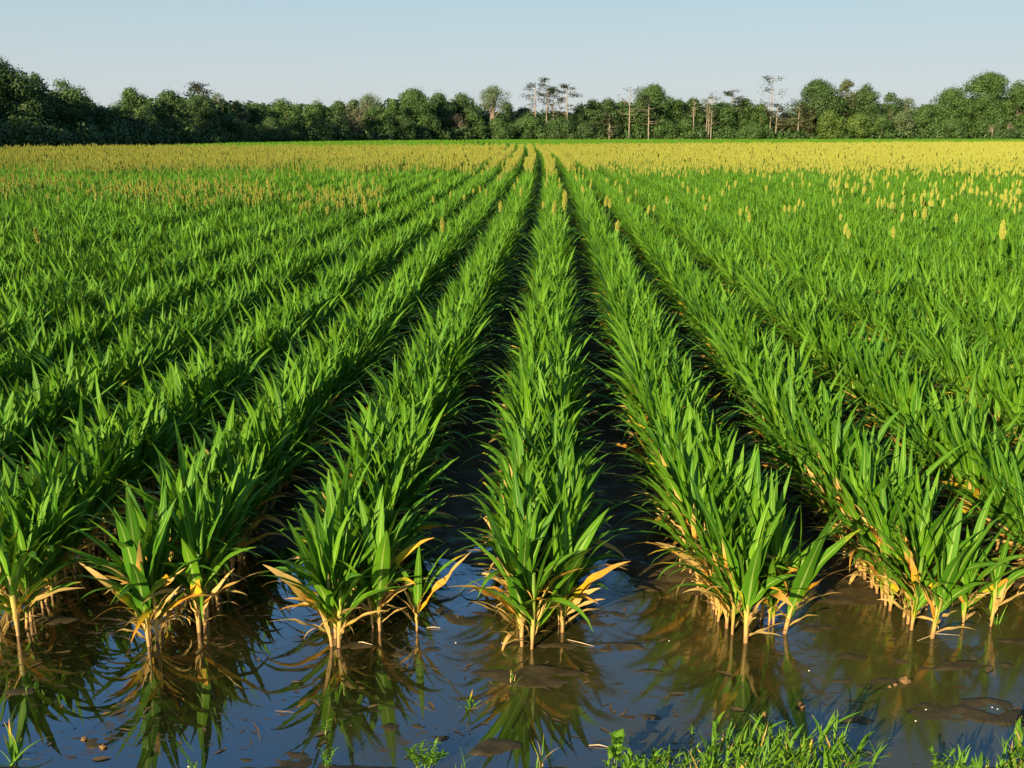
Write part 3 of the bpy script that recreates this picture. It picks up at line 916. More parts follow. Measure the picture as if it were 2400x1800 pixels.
# ------------------------------------------------------------------ the woods
def quads(mb, c, nrm, size, rng, rnd, m=0):
    """many leaf-clump faces: centres, rough normals, sizes (numpy generator)"""
    n = len(c)
    nr = nrm + rng.normal(0, .34, (n, 3))
    nr /= np.linalg.norm(nr, axis=1)[:, None] + 1e-9
    t = rng.normal(0, 1, (n, 3))
    a = np.cross(nr, t)
    a /= np.linalg.norm(a, axis=1)[:, None] + 1e-9
    b = np.cross(nr, a)
    s = size[:, None] * .5
    j = lambda: 1 + rng.uniform(-.45, .35, (n, 1))
    v = np.stack([c + a * s * j() + b * s * .35 * j(), c + b * s * j() - a * s * .3, c - a * s * j() - b * s * .3, c - b * s * j() + a * s * .35], 1)
    f = np.arange(n * 4).reshape(n, 4)
    d = np.zeros((n * 4, 4))
    d[:, 3] = np.repeat(rnd, 4)
    mb.add(v.reshape(-1, 3), f, d, m)


def blobs(mb, cs, rs, rng, dens=1.0, size=.5, squash=.8):
    for c, r in zip(cs, rs):
        n = max(12, int(dens * 4 * math.pi * r * r / (size * size) * .8))
        d = rng.normal(0, 1, (n, 3))
        d /= np.linalg.norm(d, axis=1)[:, None]
        rr = r * (0.5 + .68 * rng.random(n) ** .7)
        p = np.asarray(c) + d * rr[:, None] * np.array([1, 1, squash])
        rn = np.clip(rng.random() * .7 + rng.random(n) * .5, 0, 1)
        quads(mb, p, d, size * rng.uniform(.55, 1.35, n), rng, rn)


def crown(kind, Wd, z0, z1, rng, size, dens=1.0):
    mb = MB()
    cs, rs = [], []
    hh = z1 - z0
    a = Wd / 2
    if kind == 'umbrella':
        nl = 26
    elif kind in ('dome', 'oak'):
        nl = int(26 + a * 3)
    else:
        nl = int(20 + a * 2)
    for i in range(nl):
        ang = rng.uniform(0, 6.283)
        q = rng.uniform(0, 1)
        if kind in ('dome', 'oak'):
            prof = math.sqrt(max(.05, 1 - max(0, (q - .35) / .65) ** 2)) if q > .35 else .80 + q * .5
        elif kind == 'bush':
            prof = math.sqrt(max(.04, 1 - q ** 2))
        elif kind == 'umbrella':
            q = .55 + .45 * q
            prof = math.sqrt(max(.05, 1 - ((q - .6) / .4) ** 2))
        else:
            prof = .55 + .45 * math.sin(math.pi * min(1, q * 1.05))
        r = a * rng.choice([.17, .22, .27, .32, .38])
        prof *= rng.uniform(.72, 1.16)
        rad = max(0, a * prof - r * .75) * math.sqrt(rng.uniform(.15, 1))
        z = z0 + r * .5 + q ** .85 * (hh - r * 1.35)
        cs.append((math.cos(ang) * rad, math.sin(ang) * rad * .75, z))
        rs.append(r)
    cs.append((0, 0, z1 - a * .26))
    rs.append(a * .26)
    blobs(mb, cs, rs, rng, dens, size)
    # stray sprigs that break the outline
    n = int(230 * a)
    k = rng.integers(0, len(cs), n)
    d = rng.normal(0, 1, (n, 3))
    d /= np.linalg.norm(d, axis=1)[:, None]
    p = np.array(cs)[k] + d * np.array(rs)[k][:, None] * rng.uniform(.95, 1.5, (n, 1))
    quads(mb, p, d, size * rng.uniform(.4, .9, n), rng, rng.random(n))
    return mb, cs


def limbs(mb, base, targets, r0, rng, n=6):
    for t in targets:
        t = np.array(t, float)
        b = np.array(base, float)
        mid = (b * .55 + t * .45) + rng.normal(0, .3, 3) + np.array([0, 0, .4])
        tube(mb, [b, mid, t], [r0, r0 * .6, r0 * .15], n, (0.5, 0, 0, rng.random()))


def place(px, depth):
    x, y, z = ray(px, HOR)
    return depth * x / y, depth


def tree(px, ytop, wpx, kind, label, mat, back=4.0, name='tree', cat='tree', z0f=.06, dens=1.0, trunk=None, ybase=None, group='trees along the edge of the woods', ttop=.5):
    D = wood_D(px) + back
    x, y = place(px, D)
    s = D / FOC
    H = EYE + (HOR - ytop) * s * .95
    Wd = wpx * s * 1.32
    rng = np.random.default_rng(abs(int(px * 7 + ytop * 13)) + 5)
    o = empty(name, (x, y, -.05), label, cat, group, rng.uniform(-.4, .4))
    size = max(.24, .00118 * D)
    if kind == 'airy':
        mb, cs = crown('round', Wd, H * .52, H, rng, size * .72, .36 * dens)
    else:
        mb, cs = crown(kind, Wd, H * z0f, H, rng, size, dens)
    tb = MB()
    tr = max(.13, H * .016)
    zt = H * ttop
    tube(tb, [(0, 0, 0), (rng.normal(0, .15), 0, zt * .5), (rng.normal(0, .3), 0, zt), (rng.normal(0, .5), rng.normal(0, .5), H * .86)], [tr * 1.25, tr, tr * .75, tr * .12], 7, (0.5, 0, 0, .5))
    tg = [cs[i] for i in rng.choice(len(cs), min(len(cs), 8 if kind != 'airy' else 14), replace=False)]
    limbs(tb, (0, 0, zt * .8), [c for c in tg if c[2] > zt * .6], tr * .5, rng, 5)
    if kind == 'airy':
        for k in range(3):
            a0 = rng.uniform(-.8, .8)
            tube(tb, [(a0 * .5, 0, 0), (a0 * 1.1, 0, H * .35), (a0 * 2.2, rng.normal(0, .5), H * .85)], [tr * .8, tr * .6, tr * .1], 6, (0.5, 0, 0, .8))
    tb.build('trunk', trunk or M_BARK, o)
    mb.build('crown', mat, o, smooth=False)
    return o


def cypress(px, ytop, wpx, label, back=-2.0, ybot=300, foliage=1.0, trunks=1, bark=M_PALE, name='cypress_tree', first=.42, group='pale trunked cypresses at the edge of the woods', up=.25, mat=None):
    D = wood_D(px) + back
    x, y = place(px, D)
    s = D / FOC
    H = EYE + (HOR - ytop) * s * .95
    Wd = wpx * s
    rng = np.random.default_rng(int(px * 11 + ytop))
    o = empty(name, (x, y, -.05), label, 'tree', group)
    tb, cb = MB(), MB()
    tr = .20 if trunks == 1 else .16
    for k in range(trunks):
        ox = 0 if trunks == 1 else (k - (trunks - 1) / 2) * .75
        top = H * (1 if k == trunks // 2 else rng.uniform(.75, .95))
        tube(tb, [(ox, 0, 0), (ox, 0, H * .06), (ox + rng.normal(0, .1), 0, H * .5), (ox + rng.normal(0, .15), 0, H * .8), (ox + rng.normal(0, .2), 0, top)], [tr * 1.5, tr, tr * .8, tr * .5, .04], 7, (0.5, 0, 0, .6))
        nb = int(15 * (1 if trunks == 1 else .7))
        for i in range(nb):
            q = first + (1 - first) * (i + rng.random()) / nb
            z = top * q
            ang = rng.choice([0, math.pi]) + rng.normal(0, .7)
            ln = Wd / 2 * (0.55 + .5 * rng.random()) * (1.0 - .55 * max(0, q - .82) / .18)
            if i % 5 == 0:
                ln *= .5
            e = np.array([ox + math.cos(ang) * ln, math.sin(ang) * ln * .8, min(top * 1.0, z + ln * up * rng.uniform(.3, 1.5))])
            m_ = np.array([ox + math.cos(ang) * ln * .5, math.sin(ang) * ln * .4, z + ln * .02])
            tube(tb, [(ox, 0, z), m_, e], [.09, .06, .02], 5, (0.5, 0, 0, .5))
            if foliage > 0:
                n = int(80 * foliage * (.6 + rng.random()) * (1.5 if q > .72 else .7))
                t = rng.uniform(.12, 1.12, n)[:, None]
                p = m_ * (1 - t) + e * t + rng.normal(0, 1, (n, 3)) * np.array([.7, .8, .26])
                quads(cb, p, np.tile([0, 0, 1.0], (n, 1)), rng.uniform(.22, .52, n), rng, rng.random(n))
            else:
                for w in range(4):
                    t = rng.uniform(.3, 1)
                    b = m_ * (1 - t) + e * t
                    tube(tb, [b, b + rng.normal(0, .5, 3) + np.array([0, 0, .35])], [.03, .012], 4, (0.5, 0, 0, .3))
    tb.build('trunk', bark, o)  # the cypress bark's own colour, pale unless another is passed
    if cb.v:
        cb.build('crown', mat or M_CYP, o, smooth=False)
    return o


def bare(px, ytop, wpx, ybot, label, back=-1.0):
    D = wood_D(px) + back
    x, y = place(px, D)
    s = D / FOC
    H = EYE + (HOR - ytop) * s * .95
    Wd = wpx * s
    rng = np.random.default_rng(int(px * 5 + ytop))
    o = empty('bare_tree', (x, y, -.05), label, 'tree', 'leafless brown trees at the edge of the woods')
    tb, cb = MB(), MB()
    tube(tb, [(0, 0, 0), (0.1, 0, H * .4), (0, 0, H * .95)], [.2, .14, .03], 6, (0.5, 0, 0, .5))
    for i in range(30):
        z = H * rng.uniform(.22, .85)
        ang = rng.uniform(0, 6.28)
        ln = Wd / 2 * rng.uniform(.5, 1.05)
        e = np.array([math.cos(ang) * ln, math.sin(ang) * ln, min(H, z + ln * rng.uniform(.5, 1.4))])
        tube(tb, [(0, 0, z), e * .5 + np.array([0, 0, z * .5]), e], [.07, .05, .015], 4, (0.5, 0, 0, .5))
        n = 24
        p = e + rng.normal(0, .55, (n, 3))
        quads(cb, p, rng.normal(0, 1, (n, 3)), rng.uniform(.12, .34, n), rng, rng.random(n))
    tb.build('trunk', M_DEADTWIG, o)
    cb.build('twigs', M_DEADTWIG, o, smooth=False)


DARK, MIDG, LITE = M_OAK, M_MID, M_LIGHT
T = [
    # px, ytop, width px, kind, label, material, distance behind the edge, crown start
    (-150, 120, 170, 'oak', 'tall dark oak only partly in view at the left border', DARK, 2, .05),
    (5, 128, 165, 'oak', 'tallest dark oak of the woods, cut by the left border of the photo', DARK, 8, .05),
    (95, 170, 95, 'oak', 'dark oak on the shoulder just right of the tallest left oak', DARK, 8, .05),
    (158, 180, 105, 'oak', 'round topped dark oak, last of the high stand at left', MIDG, 10, .05),
    (35, 268, 55, 'bush', 'small sunlit tree at the foot of the tallest left oak', LITE, -4, .0),
    (208, 225, 60, 'dome', 'dark sloping tree on the outer end of the high left stand', DARK, 12, .03),
    (242, 243, 70, 'dome', 'low dark tree in the notch between high left stand and grey-green crown', DARK, 6, .02),
    (316, 202, 82, 'dome', 'grey green tree with a sparse spiky top right of the notch', MIDG, 6, .04),
    (404, 209, 92, 'dome', 'smooth dome shaped dark green tree in the left part of the woods', DARK, 2, .02),
    (474, 216, 84, 'dome', 'dark domed tree with a tattered cypress top sticking out behind it', DARK, 3, .02),
    (350, 262, 70, 'bush', 'bushy green tree filling in below the smooth dome shaped tree', DARK, -3, .0),
    (540, 262, 90, 'bush', 'low rounded green tree right of the tattered cypress top', DARK, -2, .0),
    (517, 216, 36, 'airy', 'thin see-through tree peeking up right of the tattered cypress top', M_AIRY, 14, .3),
    (560, 233, 52, 'round', 'brownish topped tree in the left part of the even tree line', M_BROWN, 8, .05),
    (603, 238, 58, 'dome', 'flat topped green tree right of the brownish topped one', MIDG, 6, .03),
    (672, 229, 88, 'round', 'broad pale green tree standing proud of the left tree line', MIDG, 1, .02),
    (632, 270, 60, 'bush', 'dark green undergrowth tree left of the broad pale green tree', DARK, -3, .0),
    (745, 232, 66, 'round', 'narrow green tree with a bright leafy skirt near the ground', MIDG, 1, .02),
    (748, 275, 54, 'bush', 'bright green bush at the foot of the narrow tree', LITE, -3, .0),
    (795, 234, 54, 'dome', 'dark green tree between narrow tree and brown leafless tree', DARK, 4, .03),
    (832, 231, 46, 'dome', 'dark tree rising behind the brown leafless tree', DARK, 10, .04),
    (872, 216, 62, 'airy', 'light thin topped tree right of the brown leafless tree', M_AIRY, 12, .3),
    (880, 246, 78, 'dome', 'green tree below the light thin topped one', MIDG, 3, .02),
    (925, 230, 52, 'dome', 'green tree at the left flank of the long flat oak', MIDG, 5, .02),
    (970, 206, 98, 'oak', 'long flat topped oak with sky gaps left of centre', MIDG, 7, .10),
    (940, 268, 70, 'bush', 'dark shrubby tree under the left end of the long flat oak', DARK, -2, .0),
    (1030, 216, 62, 'oak', 'dark oak joining the right end of the long flat oak', DARK, 8, .06),
    (1010, 272, 62, 'bush', 'dark shrubby tree under the right end of the long flat oak', DARK, -2, .0),
    (1082, 216, 76, 'oak', 'uneven topped dark green tree left of the tall airy tree', DARK, 9, .06),
    (1110, 258, 60, 'bush', 'mid green shrubby tree left of the tall airy tree\'s trunks', MIDG, -1, .0),
    (1157, 199, 70, 'airy', 'tall airy tree with pale forked trunks rising over the bushes', M_AIRY, 1, .4),
    (1188, 238, 44, 'dome', 'green tree right behind the tall airy tree', MIDG, 12, .04),
    (1165, 276, 76, 'bush', 'bright shrubby thicket at the foot of the tall airy tree', MIDG, -5, .0),
    (1240, 266, 78, 'bush', 'green thicket below the first of the four cypresses', MIDG, -4, .0),
    (1310, 272, 84, 'bush', 'dark thicket below the middle cypresses', DARK, -4, .0),
    (1228, 252, 70, 'dome', 'olive green tree behind the first of the four cypresses', M_CYP, 8, .03),
    (1302, 258, 90, 'dome', 'dark tree behind the stems of the middle cypresses', DARK, 10, .03),
    (1360, 240, 50, 'dome', 'dark green tree behind the last of the four cypresses', DARK, 10, .03),
    (1388, 232, 56, 'oak', 'left of two dark round trees between cypress group and big dome', DARK, 7, .03),
    (1423, 229, 58, 'oak', 'right of two dark round trees between cypress group and big dome', DARK, 8, .03),
    (1372, 284, 62, 'bush', 'low dark shrub tree under the last of the four cypresses', DARK, -4, .0),
    (1458, 237, 44, 'dome', 'dark tree just left of the bare white trunk', DARK, 9, .03),
    (1527, 197, 98, 'dome', 'big round green dome right of centre, highest crown there', MIDG, 7, .04),
    (1555, 276, 60, 'bush', 'mid green bush at the right foot of the big round dome', MIDG, -3, .0),
    (1588, 233, 50, 'dome', 'dark tree at the right shoulder of the big round dome', DARK, 8, .03),
    (1622, 229, 50, 'dome', 'dark tree right behind the short white snag', DARK, 9, .03),
    (1606, 276, 56, 'bush', 'green bush at the foot of the short white snag', MIDG, -2, .0),
    (1690, 238, 70, 'dome', 'green tree below the small flat cypress top', MIDG, 3, .02),
    (1742, 231, 60, 'dome', 'dark green tree right of the small flat cypress top', MIDG, 6, .03),
    (1780, 244, 56, 'dome', 'low green tree left of the antler-shaped cypress', MIDG, 3, .02),
    (1760, 288, 76, 'bush', 'low bushes in the gap left of the antler-shaped cypress', MIDG, -4, .0),
    (1836, 262, 46, 'round', 'brownish thin tree right of the antler-shaped cypress', M_BROWN, 3, .05),
    (1884, 252, 44, 'round', 'olive brown tree at the left foot of the big right oak', M_BROWN, -1, .05),
    (1909, 189, 114, 'oak', 'big dark oak with rounded shoulders in the right part', DARK, 8, .12),
    (1976, 190, 46, 'oak', 'small high crown wedged between the two big right oaks', M_BROWN, 9, .2),
    (2022, 200, 72, 'oak', 'second big oak, right of the wedged small crown', DARK, 8, .08),
    (1942, 258, 66, 'bush', 'sunlit pale green tree at the foot of the big right oak', LITE, -4, .0),
    (2010, 264, 66, 'bush', 'brightest yellow green bushy tree at the foot of the second big oak', LITE, -4, .0),
    (2080, 217, 52, 'oak', 'narrow dark tree on the right flank of the second big oak', DARK, 7, .05),
    (2068, 270, 52, 'bush', 'dull green bush below the narrow dark tree', MIDG, -3, .0),
    (2121, 230, 44, 'airy', 'pale wispy tree in the dip of the right tree line', M_AIRY, 8, .3),
    (2112, 262, 56, 'bush', 'soft grey green tree below the pale wispy one', M_AIRY, 0, .0),
    (2164, 246, 60, 'dome', 'low dull green tree in the dip left of the far right stand', MIDG, 4, .02),
    (2222, 206, 86, 'oak', 'spreading oak with open gaps opening the far right stand', MIDG, 6, .10),
    (2305, 173, 90, 'umbrella', 'highest tree at right with an umbrella-shaped crown', MIDG, 9, .30),
    (2300, 222, 84, 'oak', 'full green tree under the umbrella-shaped crown', MIDG, 3, .04),
    (2378, 190, 80, 'oak', 'tall green tree cut by the right border of the photo', MIDG, 6, .06),
    (2450, 195, 90, 'oak', 'tall green tree just beyond the right border', DARK, 6, .05),
    (2540, 205, 95, 'oak', 'green tree standing well beyond the right border', MIDG, 8, .05),
    (2225, 276, 70, 'bush', 'green bush at the foot of the spreading oak', MIDG, -3, .0),
    (2340, 278, 66, 'bush', 'dark bush by the pale leaning trunk at the far right', DARK, -3, .0),
]
for (px, yt, w, kind, lab, mat, back, z0f) in T:
    k = kind
    dens = .75 if k == 'oak' else 1.0
    nm = {'bush': 'bushy_tree', 'oak': 'oak_tree'}.get(kind, 'tree')
    tree(px, yt, w, k, lab, mat, back, nm, 'tree', z0f, dens, trunk=M_PALE if kind == 'airy' else M_BARK)

cypress(471, 196, 52, 'tattered cypress top rising behind the dark domed tree at left', 12, foliage=.9, first=.62, bark=M_BARK)
cypress(1254, 199, 60, 'first of the four pale trunked cypresses at centre, leaning branches left', 0, foliage=.75, up=.35)
cypress(1281, 187, 48, 'highest of the four pale trunked cypresses at centre', 1, foliage=1.0)
cypress(1297, 206, 50, 'third of the four cypresses, standing close beside the highest', 2, foliage=.7, up=.4)
cypress(1328, 200, 54, 'last of the four cypresses, with a flat top and drooping side branches', -2, foliage=.9, up=.1)
cypress(1474, 210, 66, 'bare white cypress with a crooked broken arm left of the big dome', -5, foliage=.16, first=.35, up=.5)
cypress(1520, 226, 64, 'white trunked cypress standing in front of the big round dome', -5, foliage=1.0, first=.30, up=.15)
cypress(1428, 268, 38, 'small cone-shaped cypress in front of the two dark round trees', -5, foliage=1.0, first=.2, up=.0)
cypress(1390, 290, 16, 'thin pale sapling trunk left of the small cone-shaped cypress', -5, foliage=.4, first=.5)
cypress(1625, 240, 14, 'short white snag without leaves right of the big dome', -3, foliage=0, first=.6, name='dead_tree')
cypress(1660, 219, 50, 'dead multi-stemmed cypress with ragged brown branches', -4, foliage=.22, trunks=3, first=.3, up=.3, mat=M_BROWN)
cypress(1712, 213, 46, 'cypress with a small flat top standing above the green trees', 3, foliage=.9, first=.55, up=.2)
cypress(1804, 185, 62, 'antler-shaped nearly bare cypress standing clear against the sky', 0, foliage=.45, first=.35, up=.75)
cypress(1818, 246, 44, 'lower cypress leaning out right below the antler-shaped one', -1, foliage=.8, first=.4, up=.1)
cypress(1870, 246, 42, 'brownish cypress in front of the big right oak\'s left shoulder', -3, foliage=.9, first=.35, up=.1, mat=M_BROWN)
bare(836, 244, 50, 313, 'leafless brown tree with dense twigs left of the long flat oak')
bare(1077, 272, 30, 322, 'leafless brown sapling left of the tall airy tree')
for px, yt, lab in ((2363, 292, 'pale leaning trunk at the edge of the far right stand'), (2325, 300, 'short pale trunk left of the leaning one in the far right stand')):
    cypress(px, yt, 14, lab, -5, foliage=0, first=.7, name='dead_tree', group=None)

# thicket at the foot of the trees and the mass of wood behind them
rng = np.random.default_rng(7)
und, mass = MB(), MB()
for px in np.arange(-420, 2760, 7.0):
    D = wood_D(px) - 4 + rng.uniform(-1.0, 4)
    x, y = place(px + rng.uniform(-4, 4), D)
    h = rng.uniform(1.8, 4.2)
    blobs(und, [(x, y, h * .4), (x + rng.normal(0, .8), y + .5, h * .75)], [h * .52, h * .42], rng, .8, max(.42, .0021 * D), .9)
for px in np.arange(-420, 2800, 9.0):
    for k in range(3):
        D = wood_D(px) + 14 + k * 7
        x, y = place(px + rng.uniform(-8, 8), D)
        top = EYE + D / FOC * (HOR - np.interp(px, [-400, 0, 150, 230, 300, 480, 700, 1000, 1200, 1350, 1540, 1780, 1830, 1930, 2050, 2150, 2250, 2600], [160, 175, 215, 262, 245, 245, 252, 240, 258, 256, 240, 258, 286, 235, 240, 262, 232, 230])) * .97
        r = 2.6
        cs = [(x + rng.normal(0, 1), y + rng.normal(0, 1), z) for z in np.arange(1.5, top - r * .5, 2.6)]
        blobs(mass, cs, [r] * len(cs), rng, .55, 1.0, .9)
tag(und.build('undergrowth', M_OAK, smooth=False), 'unbroken low thicket along the foot of the woods', 'undergrowth', kind='stuff')
tag(mass.build('woods', M_OAK, smooth=False), 'dark mass of wood filling in behind the front trees', 'woods', kind='stuff')

# ------------------------------------------------------------------ weeds, clods and litter at the water's edge
def gz(x, y):
    return max(0.0, float(ground_h(np.array([x]), np.array([y]))[0]))


def blade(mb, b, az, th0, L, Wd, dr, dry, rng, n=6):
    leaf(mb, b, az, th0, L, Wd, dr, dry, rng.random(), n, .05, .5, rng.uniform(-20, 20), rng.uniform(-15, 15), 0, 1.6, False, .6, 0)


def grass_tuft(px, py, label, blades, dryp=.1, hgt=.16, wid=.008, group=None, th=38, name='grass_tuft'):
    x, y = spot(px, py)
    z = gz(x, y)
    rng = random.Random(px * 3 + py)
    o = empty(name, (x, y, z), label, 'grass', group)
    gm, dm = MB(), MB()
    for i in range(blades):
        dry = 1.0 if rng.random() < dryp else rng.uniform(0, .25)
        blade(dm if dry == 1 else gm, (rng.gauss(0, .012), rng.gauss(0, .012), -.01), rng.uniform(0, 360), rng.uniform(3, th), hgt * rng.uniform(.5, 1.15), wid * rng.uniform(.6, 1.3), rng.uniform(5, 75), dry, rng)
    if gm.v:
        gm.build('blades', M_GRASS, o)
    if dm.v:
        dm.build('withered_blades', M_GRASS, o)
    return o


def leafy(px, py, label, h, nl, lw, ll, name='weed', stems=1, spread=.03):
    x, y = spot(px, py)
    z = gz(x, y)
    rng = random.Random(px + py * 2)
    o = empty(name, (x, y, z), label, 'weed')
    sm, lm = MB(), MB()
    for s in range(stems):
        bx, by = rng.gauss(0, spread * .3), rng.gauss(0, spread * .3)
        tx, ty = bx + rng.gauss(0, spread), by + rng.gauss(0, spread)
        hh = h * rng.uniform(.65, 1.0) if stems > 1 else h
        tube(sm, [(bx, by, -.01), ((bx + tx) / 2, (by + ty) / 2, hh * .5), (tx, ty, hh)], [.0022, .0017, .0008], 5, (0.5, 0, 0, .5), 0, [.7, .9, 1])
        for i in range(nl):
            t = .2 + .8 * (i + rng.random() * .5) / nl
            b = (bx + (tx - bx) * t, by + (ty - by) * t, hh * t)
            leaf(lm, b, i * 137 + rng.uniform(-20, 20), rng.uniform(30, 65), ll * rng.uniform(.7, 1.2), lw * rng.uniform(.8, 1.2), rng.uniform(20, 70), 0, rng.random(), 5, .05, .3, 0, 0, 0, 1.5, False, .25, 0)
    sm.build('stem', M_STALK, o)
    lm.build('leaves', M_GRASS, o)
    return o


# dense bank grass: two masses nobody could count
def grass_mass(name, label, spots, seed, n):
    rng = random.Random(seed)
    mb = MB()
    for i in range(n):
        (px, py, sx, sy, hg) = rng.choice(spots)
        x, y = spot(px + rng.gauss(0, .6) * sx, py + rng.uniform(-1, 1) * sy)
        z = gz(x, y) - .008
        if rng.random() < .55:      # leafy shoot: a leaning culm with short broad blades
            hh = hg * rng.uniform(.35, 1.1)
            la, lt = rng.uniform(-60, 100), rng.uniform(.1, .65)
            p = [np.array([x, y, z]) + np.array([math.cos(R(la)) * lt * q * q, math.sin(R(la)) * lt * q * q, q]) * hh for q in (0, .5, 1)]
            tube(mb, p, [.0018, .0014, .0008], 4, (0.2, .5, 0, .6))
            wd = rng.choice([.006, .009, .013, .017])
            for k in range(rng.randint(3, 6)):
                q = .25 + .75 * k / 5
                b = p[0] + np.array([math.cos(R(la)) * lt * q * q, math.sin(R(la)) * lt * q * q, q]) * hh
                blade(mb, b, la + (25 if k % 2 else -25) + rng.uniform(-50, 50) + (180 if rng.random() < .3 else 0), rng.uniform(15, 55), hh * rng.uniform(.45, .85), wd * rng.uniform(.7, 1.3), rng.uniform(0, 45), .8 if rng.random() < .04 else rng.uniform(0, .12), rng, 4)
        else:
            blade(mb, (x, y, z), rng.uniform(0, 360), rng.uniform(3, 40), hg * rng.uniform(.5, 1.1), rng.uniform(.0025, .006), rng.uniform(5, 70), .9 if rng.random() < .04 else rng.uniform(0, .15), rng, 5)
    o = mb.build(name, M_GRASS)
    tag(o, label, 'grass', kind='stuff')


grass_mass('grass', 'dense green grass and weeds on the bank at bottom right of centre', [(1640, 1808, 70, 25, .11), (1700, 1800, 60, 30, .14), (1790, 1800, 70, 35, .17), (1880, 1808, 60, 35, .17), (1550, 1815, 70, 20, .09), (1480, 1822, 60, 15, .08), (1720, 1850, 180, 50, .12), (1960, 1818, 60, 30, .14), (1830, 1785, 40, 20, .15)], 5, 300)
grass_mass('grass', 'sparser bank grass in the bottom right corner', [(2330, 1830, 60, 25, .12), (2390, 1800, 40, 25, .14), (2260, 1845, 50, 20, .10), (2460, 1800, 60, 40, .14)], 6, 70)
leafy(1443, 1800, 'tall weed with hanging heart-shaped leaves at the left end of the bank grass', .16, 12, .030, .055, stems=2, spread=.012)
leafy(995, 1800, 'bushy leafy weed on the mud at the bottom, left of the thin grass tuft', .115, 14, .012, .040, stems=9, spread=.05)
leafy(760, 1720, 'thin small-leaved sprig standing in the water below the third bed', .065, 9, .010, .026, stems=2, spread=.012, name='sprig')
leafy(770, 1800, 'low small-leaved sprig at the bottom border below the third bed', .07, 10, .010, .028, stems=3, spread=.02, name='sprig')
leafy(455, 1815, 'small branching sprig on a mud spot at the bottom left', .06, 8, .008, .022, stems=2, spread=.015, name='sprig')
leafy(62, 1625, 'tiny pale sprig on the mud bar at the left edge', .04, 6, .009, .022, stems=1, spread=.005, name='sprig')
leafy(1530, 1810, 'feathery dark weed between tall weed and bank grass', .10, 16, .008, .022, stems=6, spread=.04)
leafy(2195, 1810, 'yellowish small-leaved weed left of the corner grass', .09, 12, .012, .03, stems=4, spread=.03)
leafy(1620, 1725, 'thin sprig rising behind the bank grass', .06, 8, .007, .02, stems=2, spread=.012, name='sprig')
grass_tuft(1100, 1658, 'dry grass tuft with one tall tan blade standing in the water', 9, .7, .105, .010, th=45)
grass_tuft(1199, 1597, 'tiny green grass tuft rooted in the mud bar under the fourth bed', 8, .25, .075, .0045, th=35)
grass_tuft(1265, 1815, 'loose grass tuft of a few arching blades at the bottom near centre', 11, .25, .15, .007, th=55)
grass_tuft(1080, 1815, 'two thin upright grass blades at the bottom right of the bushy weed', 4, .0, .12, .005, th=15)
grass_tuft(2325, 1462, 'green grass tuft at the foot of the spindly plant right of the sixth bed', 10, .0, .14, .006, th=45)
grass_tuft(2000, 1800, 'long bright grass blade leaning right out of the bank grass', 4, .1, .26, .018, th=50)
grass_tuft(1880, 1815, 'broad bladed grass shoot at the right end of the bank grass', 9, .0, .17, .014, th=50)
grass_tuft(2250, 1810, 'broad bladed grass shoot leaning left in the bottom right corner', 8, .0, .17, .014, th=55)
grass_tuft(2380, 1800, 'tall grass tuft at the bottom right border', 14, .1, .16, .009, th=40)
grass_tuft(30, 1790, 'green grass shoot with several wide blades at the bottom left corner', 10, .0, .21, .014, th=55)


def lump(px, py, r, label, mat, name, cat, squash=.8, group=None):
    x, y = spot(px, py)
    rng = np.random.default_rng(px + py)
    n, m = 14, 10
    vs = []
    for i in range(m + 1):
        for j in range(n):
            ph, a = math.pi * i / m, 2 * math.pi * j / n
            d = np.array([math.sin(ph) * math.cos(a), math.sin(ph) * math.sin(a), math.cos(ph)])
            k = 1 + .55 * (float(fbm(np.array(d[0] * 2.2 + px), np.array(d[1] * 2.2 + d[2] * 3.1), 5, 3)) - .5) * 2.6
            vs.append(d * r * k * np.array([1.15, 1, squash]))
    f = [(i * n + j, (i + 1) * n + j, (i + 1) * n + (j + 1) % n, i * n + (j + 1) % n) for i in range(m) for j in range(n)]
    mb = MB()
    mb.add(vs, f, (0, 0, 0, rng.random()))
    o = mb.build(name, mat, loc=(x, y, gz(x, y) + r * .35))
    tag(o, label, cat, group)


lump(2119, 1598, .022, 'largest brown mud clod, on the low bar below the sixth bed', M_CLOD, 'mud_clod', 'mud clod', .9)
lump(2098, 1606, .009, 'small clod touching the left side of the largest mud clod', M_CLOD, 'mud_clod', 'mud clod')
lump(2085, 1610, .008, 'crumb of mud second left of the largest clod', M_CLOD, 'mud_clod', 'mud clod')
lump(1877, 1657, .014, 'pointed mud clod standing in water above the bank grass', M_CLOD, 'mud_clod', 'mud clod', 1.3)
lump(1792, 1675, .010, 'rounded mud clod in water left of the pointed one', M_CLOD, 'mud_clod', 'mud clod')
lump(242, 1752, .012, 'brown mud clod on the silt patch at bottom left', M_CLOD, 'mud_clod', 'mud clod')
lump(198, 1733, .012, 'pale tan clod above the brown one at bottom left', M_CLOD, 'mud_clod', 'mud clod', .5)
lump(1690, 1345, .03, 'dark mud clod on the bar between fourth and fifth bed', M_CLOD, 'mud_clod', 'mud clod', .7)
for px, py, lab in ((2170, 1664, 'white shell fragment on the left tip of the large right mud bar'), (2338, 1662, 'white shell fragment in the middle of the large right mud bar'), (2325, 1658, 'small shell crumb left of the fragment in the mud bar\'s middle'), (2146, 1690, 'shell fragment at the lower left rim of the large right mud bar'),
                    (1896, 1572, 'shell fragment on the water below the fifth bed'), (1177, 1508, 'shell fragment on the mud bar left of the large bushy plant'), (1068, 1507, 'shell fragment on the little mud bar between third and fourth bed'), (442, 1797, 'white shell fragment at the bottom border below the second bed'), (1568, 1502, 'shell fragment at the right end of the fourth bed\'s mud bar')):
    lump(px, py, .0036, lab, M_SHELL, 'shell_fragment', 'shell', .6)


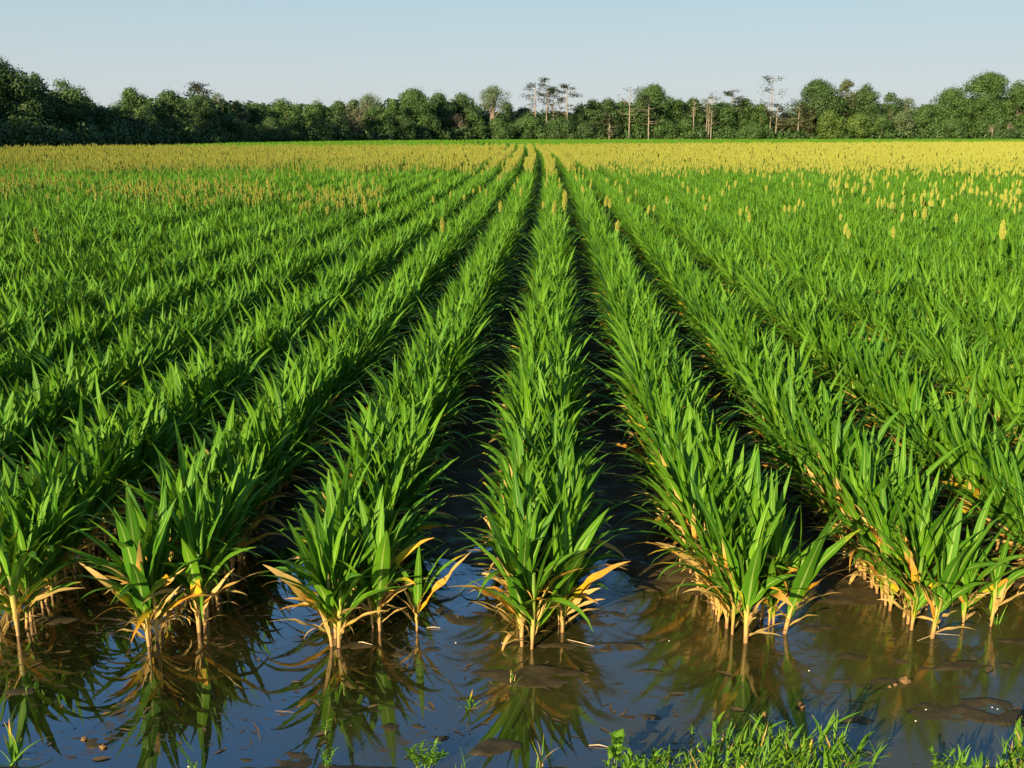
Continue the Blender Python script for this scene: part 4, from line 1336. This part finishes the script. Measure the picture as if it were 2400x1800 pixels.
def stick(pa, pb_, r, label, mat, name, bow=.01, cat='twig'):
    a, b = spot(*pa), spot(*pb_)
    rng = random.Random(pa[0])
    mid = ((a[0] + b[0]) / 2 + rng.uniform(-bow, bow), (a[1] + b[1]) / 2 + rng.uniform(-bow, bow), .006 + bow * .3)
    mb = MB()
    o3 = np.array([mid[0], mid[1], 0])
    tube(mb, [np.array([a[0], a[1], .003]) - o3, np.array(mid) - o3, np.array([b[0], b[1], .003]) - o3], [r * .6, r, r * .4], 6, (0.5, 0, 0, .5))
    tag(mb.build(name, mat, loc=tuple(o3)), label, cat)


stick((595, 1695), (610, 1740), .003, 'short dark twig afloat between second and third bed', M_TWIG, 'twig')
stick((645, 1667), (690, 1671), .0028, 'thin dark twig lying level on the water left of the third bed', M_TWIG, 'twig')
stick((1000, 1472), (1032, 1473), .003, 'pale straw stem afloat right of the small stray plant', M_STRAW, 'straw', .004, 'straw')
stick((840, 1506), (872, 1512), .003, 'curled straw leaf piece at the foot of the third bed', M_STRAW, 'straw', .02, 'straw')
stick((1330, 1500), (1392, 1516), .0025, 'straw stem on the mud bar right of the large bushy plant', M_STRAW, 'straw', .01, 'straw')
stick((2150, 1503), (2250, 1490), .0022, 'arched straw stem between the sixth bed\'s row ends', M_STRAW, 'straw', .06, 'straw')
stick((1380, 1748), (1425, 1752), .003, 'pale grass stem lying on the water left of the tall weed', M_STRAW, 'straw', .01, 'straw')
stick((2010, 1752), (2050, 1772), .004, 'dark wet twig below the long bright grass blade', M_TWIG, 'twig', .01)


# bits of dead leaf, stem and scum lying on the water
rng = random.Random(99)
mb = MB()
for i in range(420):
    px, py = rng.uniform(-60, 2460), 1300 + 480 * rng.random() ** .8
    x, y = spot(px, py)
    if float(ground_h(np.array([x]), np.array([y]))[0]) > 0.004:
        continue
    ln = rng.choice([.012, .018, .025, .04, .07]) * rng.uniform(.6, 1.2)
    leaf(mb, (x, y, .0015), rng.uniform(0, 360), 88, ln, ln * rng.uniform(.12, .4), rng.uniform(-4, 6), rng.choice([.7, .9, 1.0, 1.0]), rng.random(), 4, .1, .15, 0, rng.uniform(-50, 50))
tag(mb.build('leaf_litter', [M_LITTER]), 'scattered bits of dead leaf and scum floating on the water', 'leaf litter', kind='stuff')
